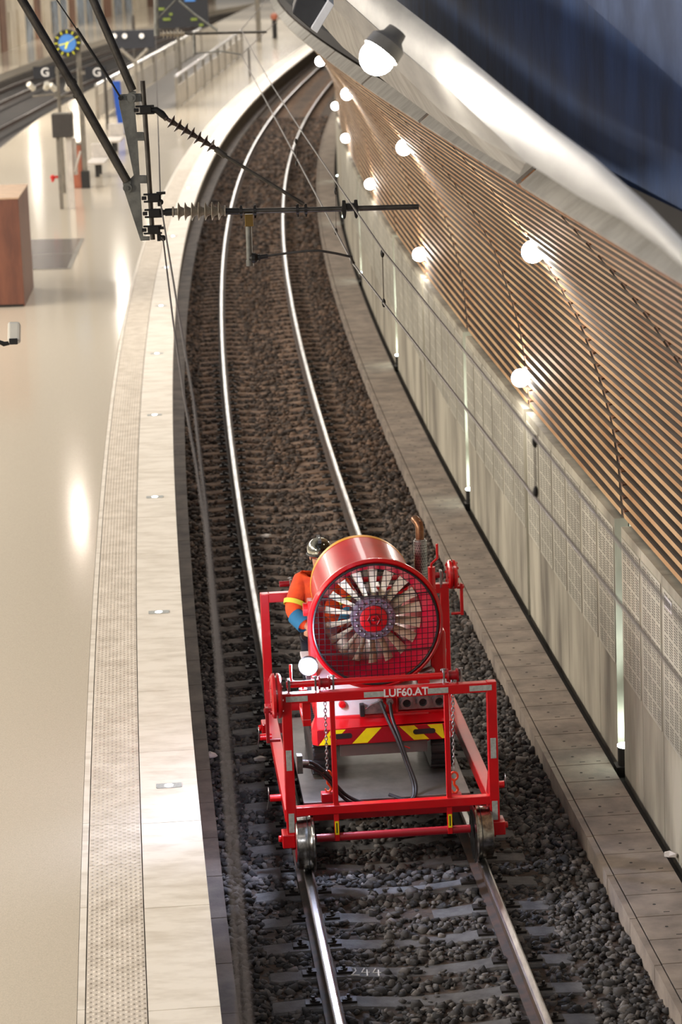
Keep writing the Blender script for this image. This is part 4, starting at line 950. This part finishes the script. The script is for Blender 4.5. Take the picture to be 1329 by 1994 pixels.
for (a,b_,D,lab) in (((654,368),(655,455),24.9,'thin dropper wire left of the bracket tube clamp'),((745,488),(748,595),20.3,'thin dropper wire just right of the bracket tube clamp'),((1042,852),(1044,966),13.42,'blurred dropper wire nearest the camera, in front of the wall'),((577,272),(578,322),31.0,'short dropper wire above the far rails')):
    t=thing('dropper_wire',lab,'wire',at(*a,D),0,'droppers between the overhead wires'); p=at(*b_,D)-at(*a,D); p.y=0
    m=MB(); m.tube([(0,0,0),p],.004,6); m.build('wire_strand',M_wire,t); 
    m=MB(); m.sphere((0,0,-.02),.022,8,6,(.7,.7,1.6)); m.sphere(p+Vector((0,0,.02)),.022,8,6,(.7,.7,1.6)); m.build('wire_clip',M_fit,t)
F1=b1(313,393,-.02); F2=b1(318,464,-.02)
m=MB(); m.tube([at(303,-60,120),at(305,150,46),F1,at(343,580,16.6),at(377,780,13.2),at(401,985,10.9),at(432,1300,8.7),at(470,1750,6.9),at(510,2300,5.5)],.0065,6); tag(m.build('feeder_cable',M_cable,smooth=True),'twisted feeder cable clamped to the upper fitting of the bracket','cable')
m=MB(); m.tube([F2+Vector((-.03,.05,.01)),F2,at(337,623,17.2),at(360,780,14.3),at(381,898,12.7),at(401,1034,11.2),at(424,1300,9.4),at(455,1750,7.4),at(480,2200,6.2)],.0065,6); tag(m.build('feeder_cable',M_cable,smooth=True),'twisted feeder cable clamped to the lowest fitting of the bracket','cable')

# black floodlight box hung beside the beam
fb=thing('hanging_floodlight','black box floodlight with white side plate hanging at the top of the photo','floodlight',at(600,15,20))
FBI=Matrix.Translation(-fb.location)
m=MB(); m.M=FBI
a,b_,c,d=[at(*q,20) for q in ((569,26),(604,56),(640,6),(590,-40))]; up_=Vector((0,.35,.05))
m.hexa([a,b_,b_+up_,a+up_,d,c,c+up_,d+up_]); m.build('housing',M_black,fb,bevel=.01)
m=MB(); m.M=FBI; a,b_,c,d=[at(*q,19.9) for q in ((606,56),(618,65),(651,10),(640,0))]; up_=Vector((0,.3,.03)); m.hexa([a,b_,b_+up_,a+up_,d,c,c+up_,d+up_]); m.build('side_plate',M_signw,fb,bevel=.004)

# security camera
sc=thing('security_camera','white box security camera pointing down, on the left photo edge','security camera',at(28,645,19))
SCI=Matrix.Translation(-sc.location)
m=MB(); d=Vector((.0,-.55,-.55)).normalized(); a=at(28,622,19.1); m.bar(a,a+d*.17,.085,.09,up=(0,1,-1)); m.M=None
m2=MB(); m2.M=SCI; m2.bar(at(28,628,19.0),at(27.5,668,18.95),.088,.085,up=(0,1,0)); m2.build('housing',M_camw,sc,bevel=.018)
m2=MB(); m2.M=SCI; p=at(27.5,663,18.95); m2.box(p+Vector((-.03,-.052,-.022)),p+Vector((.03,-.040,.022))); m2.build('lens_window',M_black,sc,bevel=.004)
m2=MB(); m2.M=SCI; m2.tube([at(18,668,19.02),at(8,670,19.02),at(-6,664,19.02),at(-40,660,19.02)],[.014,.018,.014,.016],10); m2.build('mounting_arm',M_fit,sc,smooth=True)

# ================================================================== ISLAND PLATFORM FURNITURE
kb=thing('wooden_kiosk','tall reddish wood veneer box cabinet cut by the left photo edge','kiosk',(-6.22,53.75,.55))
KT=2.72-.55
m=MB(); A=[(0,0),( -.12,2.92),(-3.1,3.0),(-3.0,.08)]; m.hexa([Vector((x,y,0)) for x,y in A]+[Vector((x,y,KT)) for x,y in A]); m.build('cabinet_body',M_kwood,kb,bevel=.01)
m=MB(); m.hexa([Vector((x*1.004+.012,y*1.0-.012,KT)) for x,y in A]+[Vector((x*1.004+.012,y-.012,KT+.03)) for x,y in A]); m.build('top_panel',M_ktop,kb)
m=MB()
for x in (-.75,-1.5): m.box((x-.008,-.01+.02*(-x)/.75*.1,.05),(x+.008,.004+abs(x)*.027,KT-.02))
m.box((-3,-.0,0),(-.02,.06,.05)); m.build('panel_joint',M_fit,kb)
ht=MB(); q=[(-5.87,59.7),(-6.08,65.6),(-8.4,65.95),(-8.2,59.95)]
ht.hexa([Vector((x,y,.551)) for x,y in q]+[Vector((x,y,.556)) for x,y in q]); h_=ht.build('floor_hatch',mat('hatch_grey',(120,112,108),.18,metal=.3)); tag(h_,'grey metal hatch plate set in the pale floor behind the wooden kiosk','floor hatch')
ht=MB(); 
for i in range(4): a=Vector((*q[i],.5565)); b_=Vector((*q[(i+1)%4],.5565)); ht.bar(a,b_,.09,.002)
ht.bar((-5.9,62.5,.5565),(-8.3,62.8,.5565),.07,.002); ht.build('hatch_frame',M_gry,h_)
def post(par,px,yb,yt,r,mt=M_gry,name='post',D=None,foot=0):
    p=onz(px,yb,.55) if D is None else at(px,yb,D); D_=p.y; t=at(px-(yb-yt)*.04,yt,D_); o=par.location
    m=MB(); m.cyl(Vector((p.x,p.y,.55))-o,Vector((p.x,p.y,t.z))-o,r,14); q_=m.build(name,mt,par,smooth=True)
    if foot: m=MB(); m.cyl(Vector((p.x,p.y,.55))-o,Vector((p.x,p.y,.55+foot))-o,r*1.25,14); m.build('post_foot',M_black,q_,smooth=True)
    return p,t
# totem with dark head
b0=onz(121,407,.55); tt=thing('platform_totem','slim grey totem with dark box head and small red handle','totem',(b0.x,b0.y,.55)); o=tt.location
h=at(112,222,b0.y).z-.55
m=MB(); m.box((-.05,-.05,0),(.05,.05,h-.3)); m.build('post',M_gry,tt)
m=MB(); m.box((.22,-.06,0),(.36,.06,h-.3)); m.build('pale_post',M_bench,tt)
m=MB(); m.box((-.12,-.25,h-.62),(.42,.35,h)); m.build('head_box',mat('head_dark',(58,54,52),.4),tt,bevel=.02)
m=MB(); m.box((-.12,-.25,h),(.42,.35,h+.02)); m.build('head_lid',M_gry,tt)
m=MB(); m.box((.36,.1,.9),(.46,.3,1.9)); m.tube([(.40,0,1.0),(.55,-.1,1.4),(.60,-.1,1.55)],.03,8); m.build('card_reader',M_bench,tt)
m=MB(); z=at(103,345,b0.y).z-.55; m.tube([(-.05,0,z),(-.16,-.03,z),(-.22,-.03,z-.12)],.04,8); m.sphere((-.2,-.03,z),.07,10,8); m.build('red_handle',M_rack,tt)
p=onz(153,366,.55); t_=thing('waste_panel','salmon pink upright bin beside the totem','bin',(p.x,p.y,.55)); h=at(153,282,p.y).z-.55
m=MB(); m.box((-.14,-.1,0),(.14,.4,h)); m.build('bin_body',M_salm,t_,bevel=.01); m=MB(); m.box((-.14,-.1,h),(.14,.4,h+.05)); m.build('bin_lid',M_gry,t_)
# lamp post with clock and sign
p=onz(168,366,.55); cp=thing('clock_post','grey platform post carrying the round blue clock and a letter sign','post',(p.x,p.y,.55)); o=cp.location; h=at(157,60,p.y).z-.55
m=MB(); m.box((-.07,-.07,0),(.07,.07,h)); m.build('post',M_gry,cp); m=MB(); m.box((-.12,-.12,0),(.12,.12,.50)); m.build('post_foot',M_black,cp)
def letter_sign(px,py,D,label,par_x):
    c=at(px,py,D); s_=thing('letter_sign',label,'sign',c)
    m=MB(); m.box((-.31,-.03,-.18),(.31,.03,.17)); m.build('sign_plate',M_sign,s_,bevel=.01)
    textmesh('letter','G',.34,M_signw,s_,Matrix.Translation((.03,-.032,-.005))@UPR,.003)
    m=MB(); m.tube([(par_x,0,.15),(par_x,0,(-1.0 if D>78 else .55-c.z))],.05,8); m.box((min(par_x,0),-.02,-.05),(max(par_x,0),.04,.05)); m.tube([(par_x,0,-.62),(par_x-.75,0,-.66)],.025,8); m.build('sign_arm',M_gry,s_)
    for x,ti in ((par_x-.35,.15),(par_x-.70,-.3)):
        m=MB(); m.cyl((x,-.05,-.45+.0),(x+ti*.4,-.20,-.30),.085,14); m.build('loudspeaker',M_camw,s_,smooth=True)
letter_sign(86,141,77.5,'dark square sign with white letter G, left of the clock post',.38)
letter_sign(187,141,p.y-.1,'dark square sign with white letter G, on the clock post',p.x-at(187,141,p.y-.1).x-.02)
c=at(131,84,78.7); ck=thing('platform_clock','round station clock with blue dial and yellow marks','clock',c)
m=MB(); m.cyl((0,.02,0),(0,.16,0),.39,40); m.build('clock_case',M_black,ck,smooth=True); m=MB(); m.cyl((0,.0,0),(0,.02,0),.255,36); m.build('clock_dial',M_litb,ck,smooth=True)
m=MB()
for k in range(12):
    a=2*PI*k/12; e=Vector((math.sin(a),0,math.cos(a))); m.bar(e*.28+Vector((0,.01,0)),e*.37+Vector((0,.01,0)),.025,.02,up=(0,1,0))
m.build('hour_marks',M_lity,ck)
for a,L,w in ((R(201),.17,.05),(R(258),.25,.03),(R(58),.28,.012)):
    e=Vector((math.sin(a),0,math.cos(a))); m=MB(); m.bar(-e*.04+Vector((0,-.012,0)),e*L+Vector((0,-.012,0)),w,.012,up=(0,1,0)); m.build('clock_hand',M_lity,ck)
m=MB(); m.tube([(.3,.1,.1),(.42,.1,.1)],.04,8); m.build('clock_bracket',M_gry,ck)
for (px,yb,w,lab,D) in ((190,345,.5,'white platform seat block nearest the clock post','n'),(222,300,.55,'second white platform seat block, nearer the blue banner','n')):
    p=onz(px,yb,.55); b_=thing('platform_bench',lab,'bench',(p.x,p.y,.55),0,'white benches on the island platform'); 
    m=MB(); m.box((-.25,-.5,.42),(.28,1.5,.50)); m.box((-.25,1.3,.5),(.28,1.45,.92)); m.build('seat',M_bench,b_,bevel=.02)
    m=MB(); m.box((-.06,.0,0),(.06,.12,.42)); m.build('leg',M_black,b_); m=MB(); m.box((-.06,1.0,0),(.06,1.12,.42)); m.build('leg',M_black,b_)
p=onz(238,262,.55); bn=thing('blue_banner','tall bright blue standing banner board','banner',(p.x,p.y,.55)); h=at(232,158,p.y).z-.55
m=MB(); m.hexa([Vector(q) for q in ((-.10,0,0),(.10,0,0),(.10,.25,0),(-.10,.25,0),(-.28,0,h),(.02,0,h),(.02,.25,h),(-.28,.25,h))]); m.build('banner_board',M_bann,bn); m=MB(); m.box((-.25,-.05,0),(.25,.3,.04)); m.build('banner_foot',M_black,bn)
for (px,yb,yt,r,lab) in ((210,252,130,.06,'dark thin pole near the blue banner'),(268,205,30,.07,'dark thin pole left of the stair rail'),(352,165,-10,.09,'pale steel column behind the distant bracket'),(505,82,-30,.16,'pale steel column at the far end of the platform'),(487,150,95,.05,'short dark pole at the end of the stair rail')):
    p=onz(px,yb,.55); t_=thing('platform_pole',lab,'pole',(p.x,p.y,.55)); post(t_,px,yb,yt,r,M_gry if 'dark' not in lab else mat('pole_dark',(70,66,62),.5) if 'pole_dark' not in MATS else MATS['pole_dark'])
p=onz(536,75,.55); t_=thing('red_post','dark post with a round reddish head on the far platform end','post',(p.x,p.y,.55)); h=at(533,22,p.y).z-.55
m=MB(); m.cyl((0,0,0),(0,0,h*.75),.16,12); m.build('post',M_black,t_); m=MB(); m.sphere((0,0,h*.8),.25,14,10); m.build('round_head',M_salm,t_,smooth=True)
# stair balustrade
for (P0,P1,lab,pan) in (((-6.15,112.5),(-4.75,159),'stair balustrade with pale panels and bright handrail, nearer the track',1),((-9.1,108),(-7.4,165),'stair balustrade with bright handrail, farther from the main track',0)):
    t_=thing('stair_balustrade',lab,'balustrade',(P0[0],P0[1],.55),0,'balustrades round the platform stairs'); d=Vector((P1[0]-P0[0],P1[1]-P0[1],0)); n=9
    m=MB(); m.tube([(0,0,1.35),d+Vector((0,0,1.35))],.075,10); m.build('handrail',mat('rail_bright',(235,235,235),.15,metal=.7) if 'rail_bright' not in MATS else MATS['rail_bright'],t_,smooth=True)
    for k in range(n+1): m=MB(); a=d*(k/n); m.box(a+Vector((-.06,-.06,0)),a+Vector((.06,.06,1.32))); m.build('baluster_post',M_gry,t_)
    for k in range(n):
        a=d*((k+.06)/n); c=d*((k+.94)/n); m=MB(); m.hexa([a+Vector((-.02,0,.08)),a+Vector((.02,0,.08)),c+Vector((.02,0,.08)),c+Vector((-.02,0,.08)),a+Vector((-.02,0,.95)),a+Vector((.02,0,.95)),c+Vector((.02,0,.95)),c+Vector((-.02,0,.95))]); m.build('infill_panel',M_glass,t_)
m=MB(); m.hexa([Vector(q) for q in ((-8.9,109,.551),(-6.4,113,.551),(-5.0,158,.551),(-7.6,163,.551),(-8.9,109,.556),(-6.4,113,.556),(-5.0,158,.556),(-7.6,163,.556))]); struct(m,'floor_stairwell',mat('stair_dark',(74,68,62),.6))
# display boards
def board(x0,x1,y0,y1,D,name,lab,cat,th=.25,mt=None):
    a=at(x0,y1,D); b_=at(x1,y0,D); t_=thing(name,lab,cat,a); m=MB(); m.box((0,0,0),(b_.x-a.x,th,b_.z-a.z)); m.build('board_case',mt or M_sign,t_); return t_,a,b_
t_,a,b_=board(302,404,-14,56,118,'departure_board','large black departure board hanging over the far tracks','display')
for (x,y,w) in ((308,20,12),(318,40,14),(372,40,12),(330,30,6),(388,51,8),(360,3,20)):
    q=at(x,y,117.9)-a; m=MB(); m.box(q+Vector((0,-.02,0)),q+Vector((w*.0226,0,.10))); m.build('text_line',M_litg if x!=360 else M_litb,t_)
t_,a,b_=board(217,300,57,96,112,'direction_sign','long black direction sign with two white round icons','sign')
for x in (223,243,276): q=at(x,70,111.9)-a; m=MB(); m.cyl(q-Vector((0,.03,0)),q,.10,16); m.build('sign_icon',M_signw,t_)
m=MB(); q=at(235,95,112)-a; m.tube([q,at(262,120,112)-a],.07,8); m.tube([at(288,95,112)-a,at(264,120,112)-a],.07,8); q=at(263,118,112)-a; m.tube([q,Vector((q.x,q.y,.55-a.z))],.07,8); m.build('sign_strut',M_gry,t_)

# ================================================================== FAR TRACKS AND FAR PLATFORM
def worldrail(pts,label):
    m=MB()
    for i in range(len(pts)-1): m.bar((pts[i][0],pts[i][1],-.08),(pts[i+1][0],pts[i+1][1],-.08),.075,.16)
    t_=m.build('distant_rail',M_steel); tag(t_,label,'rail','rails of the far tracks')
    m=MB()
    for i in range(len(pts)-1): m.bar((pts[i][0],pts[i][1],.003),(pts[i+1][0],pts[i+1][1],.003),.07,.006)
    m.build('rail_head',M_head,t_)
YA=[40,80,113,127,146,173,205,240]; XA=[-13.5,-13.7,-13.7,-13.3,-12.8,-11.3,-8.6,-4.5]
for off,lab in ((1.5,'far track rail closest to the island platform'),(0,'bright far rail, second from the island platform'),(-2.5,'far rail, third from the island platform'),(-4.0,'far rail, next to the far platform')):
    worldrail([(x+off,y) for x,y in zip(XA,YA)],lab)
def farstrip(x0f,pts,z0,z1,w,name,m_):
    m=MB(); v=[];f=[]
    for x,y in pts: v+=[(x,y,z0),(x-w,y,z0),(x-w,y,z1),(x,y,z1)]
    for i in range(len(pts)-1):
        for k in range(4): f.append((i*4+k,i*4+(k+1)%4,i*4+4+(k+1)%4,i*4+4+k))
    m.add(v,f); return struct(m,name,m_)
FE=[(-18.4,40),(-18.2,100),(-17.6,146),(-16.6,172),(-14.5,203),(-9.6,246),(0,300)]
farstrip(0,FE,-.3,.55,30,'floor_far_platform',M_terr)
farstrip(0,[(x+.25,y) for x,y in FE],-.3,.15,.3,'trim_5',M_face)
wallb=[onz(*q,.55) for q in ((-60,128),(0,104),(50,84),(100,66),(150,50),(200,36),(260,20),(330,4),(420,-14))]
mats_=[M_far,M_farg,M_far,M_farw,M_farg,M_far,M_farg,M_farw]
for i in range(len(wallb)-1):
    a,c=wallb[i],wallb[i+1]; m=MB(); n=Vector((-.2,.3,0)); m.hexa([a,c,c+n,a+n,*[p+Vector((0,0,9)) for p in (a,c,c+n,a+n)]]); struct(m,'wall_far' ,M_far)
    for k in range(3):
        p0=a+(c-a)*((k+.12)/3); p1=a+(c-a)*((k+.80)/3); e=(c-a).normalized().cross(Vector((0,0,1)))*.08
        if e.y>0: e=-e
        m=MB(); mt=mats_[(i*3+k*5)%8]; m.hexa([p0+e,p1+e,p1,p0,*[p+Vector((0,0,2.4 if mt is not M_farw else 3.4)) for p in (p0+e,p1+e,p1,p0)]]); q_=m.build('window_%d'%(i*3+k+1),mt,kind='structure')
# round white drum block at the left edge of the far platform
